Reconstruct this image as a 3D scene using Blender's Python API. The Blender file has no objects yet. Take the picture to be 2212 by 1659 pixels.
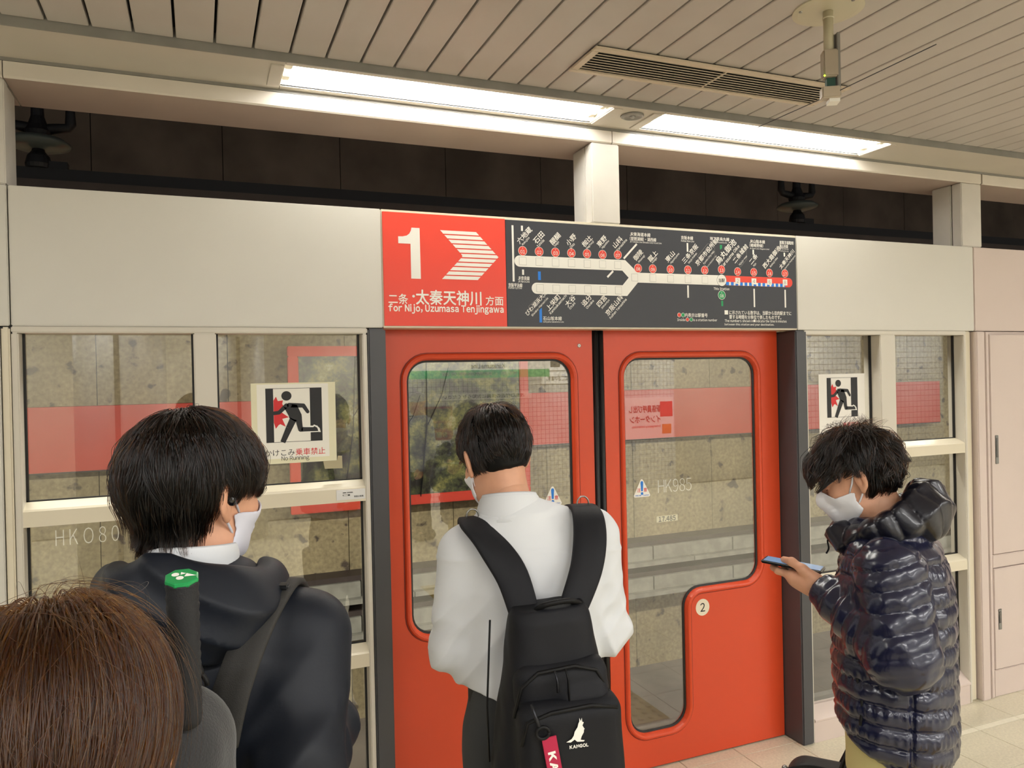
import bpy, bmesh, math, random
import numpy as np
from mathutils import Vector, Matrix, noise, geometry
R = math.radians
rng = random.Random(7)
scene = bpy.context.scene
COL = scene.collection

# ---------------------------------------------------------------- camera, world, exposure
F_PX = 1657.98
YAW, PITCH, ROLL = R(22.2177), R(-0.28807), R(-1.27171)
CAM_LOC = Vector((0.0, -2.946, 1.75))
_f = Vector((math.sin(YAW)*math.cos(PITCH), math.cos(YAW)*math.cos(PITCH), math.sin(PITCH)))
_r0 = Vector((math.cos(YAW), -math.sin(YAW), 0)); _u0 = _r0.cross(_f)
_r = _r0*math.cos(ROLL) + _u0*math.sin(ROLL); _u = -_r0*math.sin(ROLL) + _u0*math.cos(ROLL)
cam_data = bpy.data.cameras.new('camera')
cam_data.sensor_fit = 'HORIZONTAL'; cam_data.sensor_width = 36.0
cam_data.lens = F_PX/2212*36.0
cam_data.clip_start = 0.02; cam_data.clip_end = 200
cam = bpy.data.objects.new('camera', cam_data); COL.objects.link(cam)
M = Matrix((( _r.x, _u.x, -_f.x), (_r.y, _u.y, -_f.y), (_r.z, _u.z, -_f.z))).to_4x4()
M.translation = CAM_LOC
cam.matrix_world = M
scene.camera = cam
scene.view_settings.view_transform = 'Standard'
scene.view_settings.look = 'None'
scene.view_settings.gamma = 1.0
scene.view_settings.use_curve_mapping = False
scene.view_settings.exposure = 0.12
world = bpy.data.worlds.new('world'); scene.world = world
world.use_nodes = True
world.node_tree.nodes['Background'].inputs[0].default_value = (1.0, 0.97, 0.93, 1)
world.node_tree.nodes['Background'].inputs[1].default_value = 0.10
TUBE_STRENGTH = 25.0      # fluorescent tubes over the screen doors
ROW_POWER = 28.0          # each luminaire of the unseen rows over the platform
TRACK_POWER = 34.0        # lamps on the track side of the header
LAMP_COL = (1.0, 0.99, 0.97)

# ---------------------------------------------------------------- materials
def lin(c):
    if isinstance(c, str):
        c = [int(c[i:i+2], 16)/255 for i in (0, 2, 4)]
    return tuple((x/12.92 if x <= .04045 else ((x+.055)/1.055)**2.4) for x in c)
MATS = {}
def mat(name, col, rough=.5, metal=0.0, var=0.0, vscale=6.0, bump=0.0, bscale=60.0, spec=.5, emit=0, coat=0.0, sheen=0.0, vstretch=None, col2=None, detail=4.0, sub=0.0):
    m = bpy.data.materials.new(name); m.use_nodes = True; MATS[name] = m
    nt = m.node_tree; b = nt.nodes['Principled BSDF']
    c = lin(col) + (1,)
    b.inputs['Base Color'].default_value = c
    b.inputs['Roughness'].default_value = rough
    b.inputs['Metallic'].default_value = metal
    b.inputs['Specular IOR Level'].default_value = spec
    b.inputs['Coat Weight'].default_value = coat
    b.inputs['Sheen Weight'].default_value = sheen
    if sub:
        b.inputs['Subsurface Weight'].default_value = sub
        b.inputs['Subsurface Radius'].default_value = (.012, .005, .003)
        b.inputs['Subsurface Scale'].default_value = 1.0
    if emit:
        b.inputs['Emission Color'].default_value = c; b.inputs['Emission Strength'].default_value = emit
    if var or bump or col2:
        tc = nt.nodes.new('ShaderNodeTexCoord'); mp = nt.nodes.new('ShaderNodeMapping')
        nt.links.new(tc.outputs['Object'], mp.inputs['Vector'])
        if vstretch: mp.inputs['Scale'].default_value = vstretch
    if var or col2:
        n = nt.nodes.new('ShaderNodeTexNoise'); n.inputs['Scale'].default_value = vscale; n.inputs['Detail'].default_value = detail
        nt.links.new(mp.outputs[0], n.inputs['Vector'])
        rp = nt.nodes.new('ShaderNodeValToRGB'); nt.links.new(n.outputs[0], rp.inputs[0])
        c2 = lin(col2) if col2 else tuple(x*(1-var) for x in c[:3])
        rp.color_ramp.elements[0].position = .38; rp.color_ramp.elements[1].position = .64
        rp.color_ramp.elements[0].color = c2 + (1,); rp.color_ramp.elements[1].color = c
        nt.links.new(rp.outputs[0], b.inputs['Base Color'])
    if bump:
        n2 = nt.nodes.new('ShaderNodeTexNoise'); n2.inputs['Scale'].default_value = bscale; n2.inputs['Detail'].default_value = 3
        nt.links.new(mp.outputs[0], n2.inputs['Vector'])
        bp = nt.nodes.new('ShaderNodeBump'); bp.inputs['Strength'].default_value = bump; bp.inputs['Distance'].default_value = .004
        nt.links.new(n2.outputs[0], bp.inputs['Height']); nt.links.new(bp.outputs[0], b.inputs['Normal'])
    return m

def glass_mat(name, tint):
    m = bpy.data.materials.new(name); m.use_nodes = True
    nt = m.node_tree; nt.nodes.clear(); N = nt.nodes.new; L = nt.links.new
    g = N('ShaderNodeNewGeometry'); d = N('ShaderNodeVectorMath'); d.operation = 'DOT_PRODUCT'
    L(g.outputs['Incoming'], d.inputs[0]); L(g.outputs['Normal'], d.inputs[1])
    a = N('ShaderNodeMath'); a.operation = 'ABSOLUTE'; L(d.outputs['Value'], a.inputs[0])
    s = N('ShaderNodeMath'); s.operation = 'SUBTRACT'; s.inputs[0].default_value = 1; L(a.outputs[0], s.inputs[1])
    p = N('ShaderNodeMath'); p.operation = 'POWER'; p.inputs[1].default_value = 5; L(s.outputs[0], p.inputs[0])
    ma = N('ShaderNodeMath'); ma.operation = 'MULTIPLY_ADD'; ma.inputs[1].default_value = .92; ma.inputs[2].default_value = .08; L(p.outputs[0], ma.inputs[0])
    tr = N('ShaderNodeBsdfTransparent'); tr.inputs[0].default_value = tint + (1,)
    gl = N('ShaderNodeBsdfGlossy'); gl.inputs['Roughness'].default_value = 0.0; gl.inputs[0].default_value = (1, 1, 1, 1)
    mx = N('ShaderNodeMixShader'); L(ma.outputs[0], mx.inputs[0]); L(tr.outputs[0], mx.inputs[1]); L(gl.outputs[0], mx.inputs[2])
    o = N('ShaderNodeOutputMaterial'); L(mx.outputs[0], o.inputs[0])
    return m
glass = glass_mat('screen_glass', (.965, .97, .95))

white_panel = mat('white_panel', 'd9d6cd', .42, var=.03, vscale=2)
pink_cast_panel = mat('pink_cast_panel', 'd6c6be', .45, var=.03, vscale=3)  # panel colour with the pink light cast of the right edge mixed in
frame_white = mat('frame_white', 'd3cdc0', .35)
frame_cream = mat('frame_cream', 'dfd6c0', .3)
post_dark = mat('post_dark', '47474a', .38, bump=.02, bscale=300)
door_red = mat('door_red', 'd84c29', .33, spec=.45)
rubber = mat('rubber', '1a1a1b', .5)
sign_red = mat('sign_red', 'e84531', .4)
sign_black = mat('sign_black', '34363c', .42)
print_white = mat('print_white', 'f4f2ea', .5)
print_black = mat('print_black', '17171a', .5)
print_blue = mat('print_blue', '1f7fe0', .5)
print_green = mat('print_green', '1f9a5c', .5)
print_red = mat('print_red', 'd8282c', .5)
print_grey = mat('print_grey', '8a8a86', .5)
plank_mat = mat('plank_paint', 'beb7b0', .42, var=.04, vscale=5, bump=.05, bscale=150)
soffit_mat = mat('soffit_paint', 'c9c1b4', .5, var=.04, vscale=4)
steel_grey = mat('steel_grey', '8d8a84', .45, var=.15, vscale=10)
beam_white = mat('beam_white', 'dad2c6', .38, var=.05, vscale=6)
beam_under_shade = mat('beam_under_shade', 'b3a195', .55, var=.08, vscale=3)  # darker copy of the beam paint, standing in for underside shade
post_white = mat('post_white', 'd6d1c8', .4, var=.08, vscale=5)
tile_floor = mat('floor_tile', 'd6ceb6', .32, var=.12, vscale=90, detail=2, bump=.03, bscale=200)
tile_strip = mat('floor_strip', 'e6dfc9', .3, var=.06, vscale=60)
grout = mat('grout', '6f6656', .8); grout_dark = mat('grout_dark', '2b2826', .9)
dark_void = mat('dark_void', '14110f', .9)
soot = mat('soot_concrete', '80766e', .9, var=.4, vscale=1.6, bump=.2, bscale=20)
black_metal = mat('black_metal', '1a1b20', .5)
brown_metal = mat('brown_metal', '4a403c', .55, var=.2, vscale=5)
trough_grey = mat('trough_grey', 'a9a89c', .7, var=.25, vscale=9)
porcelain = mat('porcelain', '5b635f', .3)
tube_mat = mat('tube_glow', 'ffffff', emit=TUBE_STRENGTH)
tube_mat.node_tree.nodes['Principled BSDF'].inputs['Emission Color'].default_value = LAMP_COL + (1,)
reflector = mat('reflector_white', 'f3efe2', .3)
steel = mat('brushed_steel', '9a9a98', .3, metal=.9)

def concrete_mat():
    m = mat('tunnel_concrete', 'b3a684', .85, var=.25, vscale=2.0, bump=.25, bscale=25, vstretch=(1, 1, .45))
    nt = m.node_tree; b = nt.nodes['Principled BSDF']
    base = b.inputs['Base Color'].links[0].from_socket
    tc = nt.nodes.new('ShaderNodeTexCoord')
    v = nt.nodes.new('ShaderNodeTexNoise'); v.inputs['Scale'].default_value = 7.5; v.inputs['Detail'].default_value = 5
    nt.links.new(tc.outputs['Object'], v.inputs['Vector'])
    r = nt.nodes.new('ShaderNodeValToRGB'); r.color_ramp.elements[0].position = .60; r.color_ramp.elements[1].position = .66
    nt.links.new(v.outputs[0], r.inputs[0])
    mx = nt.nodes.new('ShaderNodeMixRGB'); mx.blend_type = 'MIX'; nt.links.new(r.outputs[0], mx.inputs[0])
    mx.inputs[2].default_value = lin('5a5048') + (1,); nt.links.new(base, mx.inputs[1])
    # fine pale streaks
    v2 = nt.nodes.new('ShaderNodeTexNoise'); v2.inputs['Scale'].default_value = 30; v2.inputs['Detail'].default_value = 6
    nt.links.new(tc.outputs['Object'], v2.inputs['Vector'])
    r2 = nt.nodes.new('ShaderNodeValToRGB'); r2.color_ramp.elements[0].position = .35; r2.color_ramp.elements[1].position = .7
    r2.color_ramp.elements[0].color = (.72, .70, .66, 1); r2.color_ramp.elements[1].color = (1.12, 1.1, 1.02, 1)
    nt.links.new(v2.outputs[0], r2.inputs[0])
    mm = nt.nodes.new('ShaderNodeMixRGB'); mm.blend_type = 'MULTIPLY'; mm.inputs[0].default_value = 1
    nt.links.new(mx.outputs[0], mm.inputs[1]); nt.links.new(r2.outputs[0], mm.inputs[2])
    nt.links.new(mm.outputs[0], b.inputs['Base Color'])
    return m
concrete = concrete_mat()

# ---------------------------------------------------------------- object helpers
def tag(o, label=None, cat=None, group=None, kind=None):
    if label: o['label'] = label
    if cat: o['category'] = cat
    if group: o['group'] = group
    if kind: o['kind'] = kind
    return o
def empty(name, loc=(0, 0, 0), rz=0.0, **k):
    o = bpy.data.objects.new(name, None); COL.objects.link(o)
    o.location = loc; o.rotation_euler = (0, 0, rz); o.empty_display_size = .05
    return tag(o, **k)
def link(name, me, m=None, parent=None, smooth=False, **k):
    if m is not None:
        for mm in (m if isinstance(m, (list, tuple)) else [m]): me.materials.append(mm)
    o = bpy.data.objects.new(name, me); COL.objects.link(o)
    if parent is not None: o.parent = parent
    if smooth: me.shade_smooth()
    return tag(o, **k)

class MB:
    """collects shapes into one mesh"""
    def __init__(s): s.v = []; s.f = []; s.mi = []
    def add(s, verts, faces, mi=0):
        k = len(s.v); s.v += [tuple(p) for p in verts]
        s.f += [tuple(i+k for i in f) for f in faces]; s.mi += [mi]*len(faces)
    def box(s, x0, x1, y0, y1, z0, z1, mi=0):
        s.add([(x0,y0,z0),(x1,y0,z0),(x1,y1,z0),(x0,y1,z0),(x0,y0,z1),(x1,y0,z1),(x1,y1,z1),(x0,y1,z1)],
              [(0,3,2,1),(4,5,6,7),(0,1,5,4),(1,2,6,5),(2,3,7,6),(3,0,4,7)], mi)
    def quad(s, a, b, c, d, mi=0): s.add([a,b,c,d], [(0,1,2,3)], mi)
    def flat(s, pts, y, mi=0):            # polygon in the xz plane, facing -y
        s.add([(p[0], y, p[1]) for p in pts], [tuple(range(len(pts)))], mi)
    def disc(s, cx, cz, r, y, n=28, mi=0, rz=None):
        s.flat([(cx+r*math.cos(2*PI*i/n), cz+(rz or r)*math.sin(2*PI*i/n)) for i in range(n)], y, mi)
    def rings(s, rings, close=True, cap=True, mi=0):
        n = len(rings[0]); k = len(s.v)
        for r in rings: s.v += [tuple(p) for p in r]
        for i in range(len(rings)-1):
            for j in range(n if close else n-1):
                a = k+i*n+j; b = k+i*n+(j+1) % n
                s.f.append((a, b, b+n, a+n)); s.mi.append(mi)
        if cap and close:
            s.f.append(tuple(k+j for j in reversed(range(n)))); s.mi.append(mi)
            e = k+(len(rings)-1)*n; s.f.append(tuple(e+j for j in range(n))); s.mi.append(mi)
    def tube(s, pts, rad, n=10, mi=0, flat=1.0):
        pts = [Vector(p) for p in pts]
        if not hasattr(rad, '__len__'): rad = [rad]*len(pts)
        rings = []; up = None
        for i, p in enumerate(pts):
            t = (pts[min(i+1, len(pts)-1)] - pts[max(i-1, 0)]).normalized()
            if up is None:
                up = Vector((0, 0, 1)) if abs(t.z) < .9 else Vector((1, 0, 0))
            a = t.cross(up).normalized(); b = a.cross(t).normalized(); up = b
            rings.append([p + (a*math.cos(2*PI*j/n) + b*math.sin(2*PI*j/n)*flat)*rad[i] for j in range(n)])
        s.rings(rings, mi=mi)
    def lathe(s, prof, c, n=24, mi=0):    # prof: (r, z) list about vertical axis at c
        s.rings([[(c[0]+r*math.cos(2*PI*j/n), c[1]+r*math.sin(2*PI*j/n), c[2]+z) for j in range(n)] for r, z in prof], mi=mi)
    def build(s, name, m=None, parent=None, smooth=False, bevel=0, seg=2, off=(0, 0, 0), **k):
        me = bpy.data.meshes.new(name)
        me.from_pydata([(v[0]-off[0], v[1]-off[1], v[2]-off[2]) for v in s.v], [], s.f)
        if isinstance(m, (list, tuple)):
            me.polygons.foreach_set('material_index', s.mi)
        if bevel:
            bm = bmesh.new(); bm.from_mesh(me)
            bmesh.ops.bevel(bm, geom=[e for e in bm.edges if e.is_manifold and e.calc_face_angle(0) > .5], offset=bevel, segments=seg, affect='EDGES', clamp_overlap=True)
            bm.to_mesh(me); bm.free()
        me.update()
        o = link(name, me, m, parent, smooth, **k)
        if any(off): o.location = off
        return o
PI = math.pi
def box(name, b, m, parent=None, bevel=0, **k):
    q = MB(); q.box(*b); return q.build(name, m, parent, bevel=bevel, **k)

def fillet(poly, rad, n=7):
    out = []; N = len(poly)
    if not hasattr(rad, '__len__'): rad = [rad]*N
    for i in range(N):
        p = Vector(poly[i]); a = Vector(poly[i-1]) - p; b = Vector(poly[(i+1) % N]) - p
        la, lb = a.length, b.length; a.normalize(); b.normalize()
        ang = a.angle(b); r = rad[i]
        if r <= 1e-5 or ang > PI-.01: out.append(tuple(p)); continue
        t = min(r/math.tan(ang/2), la*.49, lb*.49); r = t*math.tan(ang/2)
        c = p + (a+b).normalized()*(r/math.sin(ang/2))
        s = p+a*t - c; e = p+b*t - c
        a0 = math.atan2(s.y, s.x); a1 = math.atan2(e.y, e.x); d = (a1-a0+PI) % (2*PI) - PI
        out += [(c.x+r*math.cos(a0+d*k/n), c.y+r*math.sin(a0+d*k/n)) for k in range(n+1)]
    return out
def offset_poly(poly, d):                 # ccw polygon, d > 0 grows it
    N = len(poly); out = []
    for i in range(N):
        p0, p1, p2 = Vector(poly[i-1]), Vector(poly[i]), Vector(poly[(i+1) % N])
        e1 = (p1-p0).normalized(); e2 = (p2-p1).normalized()
        n1 = Vector((e1.y, -e1.x)); n2 = Vector((e2.y, -e2.x))
        out.append(tuple(p1 + (n1+n2)*(d/(1+n1.dot(n2)))))
    return out
def plate(name, outer, holes, y0, y1, m, parent=None, bevel=0, **k):
    """flat plate in the xz plane between y0 (front) and y1, with holes"""
    loops = [outer] + holes
    tri = geometry.tessellate_polygon([[Vector((p[0], p[1], 0)) for p in l] for l in loops])
    pts = [p for l in loops for p in l]; n = len(pts); q = MB()
    q.v = [(p[0], y0, p[1]) for p in pts] + [(p[0], y1, p[1]) for p in pts]
    for t in tri:
        a, b, c = (Vector((pts[i][0], pts[i][1], 0)) for i in t)
        t = t if (b-a).cross(c-a).z > 0 else (t[0], t[2], t[1])
        q.f.append(tuple(t)); q.f.append((t[0]+n, t[2]+n, t[1]+n))
    s = 0
    for li, l in enumerate(loops):
        ar = sum(l[i-1][0]*l[i][1]-l[i][0]*l[i-1][1] for i in range(len(l)))
        for i in range(len(l)):
            a, b = s+i, s+(i+1) % len(l)
            fw = (ar > 0) == (li == 0)
            q.f.append((b, a, a+n, b+n) if fw else (a, b, b+n, a+n))
        s += len(l)
    q.mi = [0]*len(q.f)
    return q.build(name, m, parent, bevel=bevel, **k)
def ring_bead(name, poly, rad, prof, m, parent=None, **k):
    """moulding swept round a filleted outline; prof: (offset, y) list"""
    loops = [[(p[0], y, p[1]) for p in fillet(offset_poly(poly, d), [max(.004, r + (d if c > 0 else -d)) for r, c in zip(rad, convex(poly))])] for d, y in prof]
    q = MB()
    n = len(loops[0]); kk = len(loops)
    for l in loops: q.v += l
    for i in range(kk):
        for j in range(n):
            a = i*n+j; b = i*n+(j+1) % n; c = ((i+1) % kk)*n+(j+1) % n; d = ((i+1) % kk)*n+j
            q.f.append((a, d, c, b)); q.mi.append(0)
    return q.build(name, m, parent, smooth=False, **k)
def convex(poly):
    out = []
    for i in range(len(poly)):
        a = Vector(poly[i])-Vector(poly[i-1]); b = Vector(poly[(i+1) % len(poly)])-Vector(poly[i])
        out.append(1 if a.x*b.y-a.y*b.x > 0 else -1)
    return out

# flat lettering -------------------------------------------------
_font_cache = {}
def glyph_mesh(ch, bold):
    """one character as (vertices 2D, faces); Latin letters are taken from the grotesque of the CJK fallback face"""
    key = (ch, bold)
    if key not in _font_cache:
        o_ = ord(ch)
        c = bpy.data.curves.new('lettering', 'FONT'); c.body = chr(o_+0xFEE0) if 0x21 <= o_ <= 0x7e else ch; c.offset = bold; c.resolution_u = 3
        o = bpy.data.objects.new('lettering', c); COL.objects.link(o)
        dg = bpy.context.evaluated_depsgraph_get()
        me = bpy.data.meshes.new_from_object(o.evaluated_get(dg))
        vs = np.zeros(len(me.vertices)*3); me.vertices.foreach_get('co', vs); vs = vs.reshape(-1, 3)[:, :2]
        fs = [tuple(p.vertices) for p in me.polygons]
        bpy.data.objects.remove(o); bpy.data.meshes.remove(me); bpy.data.curves.remove(c)
        _font_cache[key] = (vs, fs)
    return _font_cache[key]
def text_mesh(s, bold=0.0):
    """(vertices 2D, faces) of a string, letter height about 1"""
    V = []; F = []; x = 0.0; k = 0
    for ch in s:
        if ch == ' ': x += .26; continue
        a = ord(ch) < 0x2000
        vs, fs = glyph_mesh(ch, bold if a else 0.0)
        if not len(vs): continue
        if a:
            w = vs[:, 0].max() - vs[:, 0].min(); sx = .90
            if ch == 'j': x -= .085; w -= .0
            p = vs.copy(); p[:, 0] = (p[:, 0]-p[:, 0].min())*sx + x; x += w*sx + (.10 if ch in 'ilI1' else .075)
        else:
            p = vs.copy(); p[:, 0] += x; x += 1.0
        V.append(p); F += [tuple(i+k for i in f) for f in fs]; k += len(p)
    return (np.concatenate(V) if V else np.zeros((0, 2))), F
def put_text(q, s, cx, cz, h=None, w=None, rot=0.0, y=0.0, mi=0, bold=0.0, mirror=False, anchor='c', frame=None):
    """adds a string to MB q; fitted to width w and/or height h; centred on (cx, cz)"""
    wide = any(ord(ch_) > 0x2000 for ch_ in s)
    vs, fs = text_mesh(s, 0.0 if wide else bold)
    if not len(vs): return
    lo, hi = vs.min(0), vs.max(0); d = hi-lo
    sx = (w/d[0]) if w else h/d[1]
    sz = (h/d[1]) if h else sx
    p = (vs - (lo+hi)/2)*np.array([sx, sz])
    if anchor == 'l': p[:, 0] += d[0]*sx/2
    if mirror: p[:, 0] *= -1
    if wide and bold > 0:         # heavier strokes for the Japanese lettering
        k = len(p); e = bold*1.1*(h or d[1]*sz)
        dx = [(-e, 0), (e, 0), (0, e), (0, -e)]
        p = np.concatenate([p + np.array(a) for a in dx]); fs = [tuple(i+k*j for i in f) for j in range(4) for f in fs]
    c, n = math.cos(rot), math.sin(rot)
    X = cx + p[:, 0]*c - p[:, 1]*n; Z = cz + p[:, 0]*n + p[:, 1]*c
    if frame is None:
        nd = len(X)//4 if (wide and bold > 0) else 10**9
        vv = [(a, y - .00006*(i//nd), b) for i, (a, b) in enumerate(zip(X, Z))]
    else:
        O, ax, az = frame
        vv = [tuple(O + ax*a + az*b) for a, b in zip(X, Z)]
    q.add(vv, [f[::-1] for f in fs] if mirror else fs, mi)
# ---------------------------------------------------------------- the setting
FY = -0.12                                  # front plane of the screen wall
# floor: individual tiles round the view, one slab beyond
floor = box('floor', (-7, 14, -7.6, 0.12, -.06, -.008), grout, kind='structure')
def tile_mesh(name, sx, sy, m):
    q = MB(); q.box(.0015, sx-.0015, .0015, sy-.0015, -.008, 0)
    me = bpy.data.meshes.new(name); me.from_pydata(q.v, [], q.f)
    bm = bmesh.new(); bm.from_mesh(me)
    bmesh.ops.bevel(bm, geom=[e for e in bm.edges if all(v.co.z > -.001 for v in e.verts)], offset=.0015, segments=1, affect='EDGES'); bm.to_mesh(me); bm.free()
    me.materials.append(m); return me
TP = .2975; TX0 = 1.985 - 12*TP
tm = tile_mesh('floor_tile', TP, TP, tile_floor); te = tile_mesh('edge_tile', TP, .24, tile_floor); tn = tile_mesh('threshold_tile', TP, .084, tile_floor); ts = tile_mesh('strip_tile', TP, .036, tile_strip)
def piece(name, me, parent, loc):
    o = bpy.data.objects.new(name, me); COL.objects.link(o); o.parent = parent; o.location = loc; return o
for i in range(24):
    x = TX0 + i*TP
    piece('floor_tile', tn, floor, (x, -.0725, 0)) if i < 15 else None
    piece('floor_tile', te, floor, (x, -.312, 0))
    piece('strip_tile', ts, floor, (x, -.348, 0))
    for j in range(5): piece('floor_tile', tm, floor, (x, -.348-(j+1)*TP, 0))
far = MB()
for i in range(-10, 48):
    for j in range(24):
        x = TX0 + i*TP; y = -.348-(j+1)*TP
        if not (0 <= i < 24 and j < 5): far.box(x+.0015, x+TP-.0015, y+.0015, y+TP-.0015, -.008, 0)
far.build('far_tiles', tile_floor, floor, kind='stuff')

# yellow guide strip behind the camera, mirrored in the door glass
gs = MB(); gs.box(1.72, 2.195, -3.4, -.36, 0, .004)
yel = mat('guide_yellow', 'b99a2c', .6, var=.15, vscale=30)
guide = gs.build('guide_path', yel, label='yellow tactile guide path of raised dots leading to the red doors, mirrored in the glass', cat='floor marking')
gd = MB()
for i in range(50):
    for j in range(8): gd.lathe([(.017, 0), (.012, .005), (0.001, .006)], (1.75+j*.06, -.40-i*.06, .004), 8)
gd.build('raised_dot', yel, guide, kind='stuff')

# ceiling: planks side by side over a dark slab
ceil = box('ceiling', (-7, 14, -7.6, -.30, 2.86, 2.95), dark_void, kind='structure')
q = MB(); q.box(.004, .1102, -7.2, -.378, 2.823, 2.85)
pm = bpy.data.meshes.new('plank'); pm.from_pydata(q.v, [], q.f); pm.materials.append(plank_mat)
bm = bmesh.new(); bm.from_mesh(pm)
bmesh.ops.bevel(bm, geom=[e for e in bm.edges if all(v.co.z < 2.83 for v in e.verts)], offset=.0025, segments=1, affect='EDGES'); bm.to_mesh(pm); bm.free()
PX0 = -0.50
for k in range(-30, 90): piece('plank', pm, ceil, (PX0 + k*.1142 - .0005, 0, 0))

# soffit tray with the luminaires
trim2 = MB()
LAMPS = ((.288, 1.515), (1.745, 2.972), (-4.10, -2.87), (-2.64, -1.41), (4.69, 5.92), (6.15, 7.38), (9.1, 10.33))
def soffit(x0, x1, y0=-.372, y1=-.118):
    return (x0+.0012, x1-.0012, y0, y1, 2.800, 2.806)
trim_2 = box('trim_2', (-7, 14, -.375, -.369, 2.796, 2.858), steel_grey, kind='structure')
box('inner_lip', (-7, 14, -.118, -.108, 2.789, 2.815), steel_grey, trim_2)
def panel(x0, x1, **k): box('soffit_panel', soffit(x0, x1, **k), soffit_mat, trim_2)
xs = sorted(LAMPS)
prev = -7
for a, b in xs:
    for m in range(int((a-prev)//2.2)+1):
        w = (a-prev)/(int((a-prev)//2.2)+1); panel(prev+m*w, prev+(m+1)*w)
    panel(a, b, y0=-.372, y1=-.338); panel(a, b, y0=-.150, y1=-.118)
    prev = b
panel(prev, 14)
def ceiling_light(a, b, lab, grp=None):
    t = empty('ceiling_light', ((a+b)/2, -.24, 2.80), label=lab, cat='ceiling light', group=grp)
    o = t.location
    def bb(n, x0, x1, y0, y1, z0, z1, m, **k): return box(n, (x0-o.x, x1-o.x, y0-o.y, y1-o.y, z0-o.z, z1-o.z), m, t, **k)
    hq = MB()
    A, B, Y0, Y1 = a-o.x, b-o.x, -.338-o.y, -.150-o.y
    zt = .075
    for bx in ((A, B, Y0, Y1, zt, zt+.004), (A, B, Y0-.003, Y0, .002, zt), (A, B, Y1, Y1+.003, .002, zt), (A-.003, A, Y0, Y1, .002, zt), (B, B+.003, Y0, Y1, .002, zt)): hq.box(*bx)
    hq.build('housing', reflector, t)
    for s in (a-.045, b+.004): bb('end_cover', s, s+.041, -.338, -.150, 2.795, 2.8005, soffit_mat, bevel=.001)
    for yy in (-.293, -.195):
        tq = MB(); tq.tube([(A+.03, yy-o.y, .035), (B-.03, yy-o.y, .035)], .016, 14)
        tq.build('tube', tube_mat, t, smooth=True)
        for xx in (A+.002, B-.03):
            hq2 = MB(); hq2.box(xx, xx+.026, yy-o.y-.02, yy-o.y+.02, .012, zt); hq2.build('lamp_holder', frame_cream, t, bevel=.003)
    return t
ceiling_light(*LAMPS[0], 'lit recessed fluorescent ceiling light left of the round speaker')
ceiling_light(*LAMPS[1], 'lit recessed fluorescent ceiling light right of the round speaker')
for a, b in LAMPS[2:]:
    ceiling_light(a, b, 'lit recessed fluorescent ceiling light farther along the screen wall', 'ceiling lights farther along')
# unseen rows over the platform, behind the photographer
def row_light(x, y, pw):
    t = empty('ceiling_light', (x, y, 2.823), label='surface-mounted ceiling light over the platform, out of view', cat='ceiling light', group='platform ceiling lights')
    box('housing', (-.64, .64, -.13, .13, -.05, 0), reflector, t, bevel=.005)
    ld = bpy.data.lights.new('lamp', 'AREA'); ld.shape = 'RECTANGLE'; ld.size = 1.2; ld.size_y = .2; ld.energy = pw; ld.color = LAMP_COL
    lo = bpy.data.objects.new('lamp', ld); COL.objects.link(lo); lo.parent = t; lo.location = (0, 0, -.052)
for x in (-3.2, -1.2, .8, 2.8, 4.8, 6.8, 8.8):
    row_light(x, -3.74, ROW_POWER)
for x in (-2.4, .0, 2.4, 4.8, 7.2, 9.6, 12.0): row_light(x, -6.55, ROW_POWER*2.6)  # unseen rear row, added and boosted to brighten the mirrored tile wall

# round recessed speaker between the lamps
t = empty('ceiling_speaker', (1.634, -.285, 2.80), label='small round recessed ceiling fitting between the two lit luminaires', cat='ceiling fitting')
q = MB(); q.lathe([(.026, -.001), (.044, -.001), (.046, -.004), (.040, -.008), (.033, -.009), (.026, -.005)], (0, 0, 0), 28); q.build('ring', steel_grey, t, smooth=True)
q = MB(); q.lathe([(.001, .004), (.028, .004), (.028, -.002), (.001, -.0021)], (0, 0, 0), 24); q.build('bowl', black_metal, t)
q = MB(); q.lathe([(.012, 0), (.011, -.006), (.006, -.010), (.0005, -.011)], (0, 0, -.002), 16); q.build('lens', steel, t, smooth=True)

# beam above the screens, in segments
trim_1 = empty('trim_1', (0, 0, 0), kind='structure')
for a, b in ((-7, -.548), (-.545, 1.632), (1.636, 3.868), (3.88, 8.3), (8.303, 14)):
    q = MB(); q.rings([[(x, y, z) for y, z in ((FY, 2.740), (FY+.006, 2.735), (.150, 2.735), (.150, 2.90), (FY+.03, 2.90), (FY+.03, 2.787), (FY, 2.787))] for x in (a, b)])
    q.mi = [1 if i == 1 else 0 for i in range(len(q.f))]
    q.build('beam_segment', [beam_white, beam_under_shade], trim_1)

# white posts carrying the beam
def support_post(x0, x1, lab):
    t = empty('support_post', ((x0+x1)/2, 0, 2.40), label=lab, cat='post')
    w = (x1-x0)/2
    box('front_channel', (-w, w, FY+.004, FY+.060, .0, .334), post_white, t, bevel=.004)
    box('rear_channel', (-w+.003, w-.003, FY+.068, .06, 0, .334), post_white, t, bevel=.004)
    box('core', (-w+.012, w-.012, FY+.055, FY+.075, 0, .334), rubber, t)
support_post(1.536, 1.668, 'white steel post standing on the header above the route map')
support_post(3.722, 3.872, 'scuffed white steel post above the right end of the header')
support_post(-.70, -.545, 'white steel post at the left end of the header')

# header panels
def header(x0, x1, lab, m=white_panel):
    return box('header_panel', (x0, x1, FY, -.02, 1.956, 2.398), m, bevel=.003, label=lab, cat='panel')
header(-3.2, -.5445, 'blank white header panel at the far left edge, left of the dark seam')
header(-.5405, .6415, 'long blank white header panel left of the red platform sign')
header(2.6085, 3.797, 'blank white header panel right of the black route map')
header(3.801, 9, 'header panel with a painted-in pink light cast above the service cabinet', pink_cast_panel)
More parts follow.
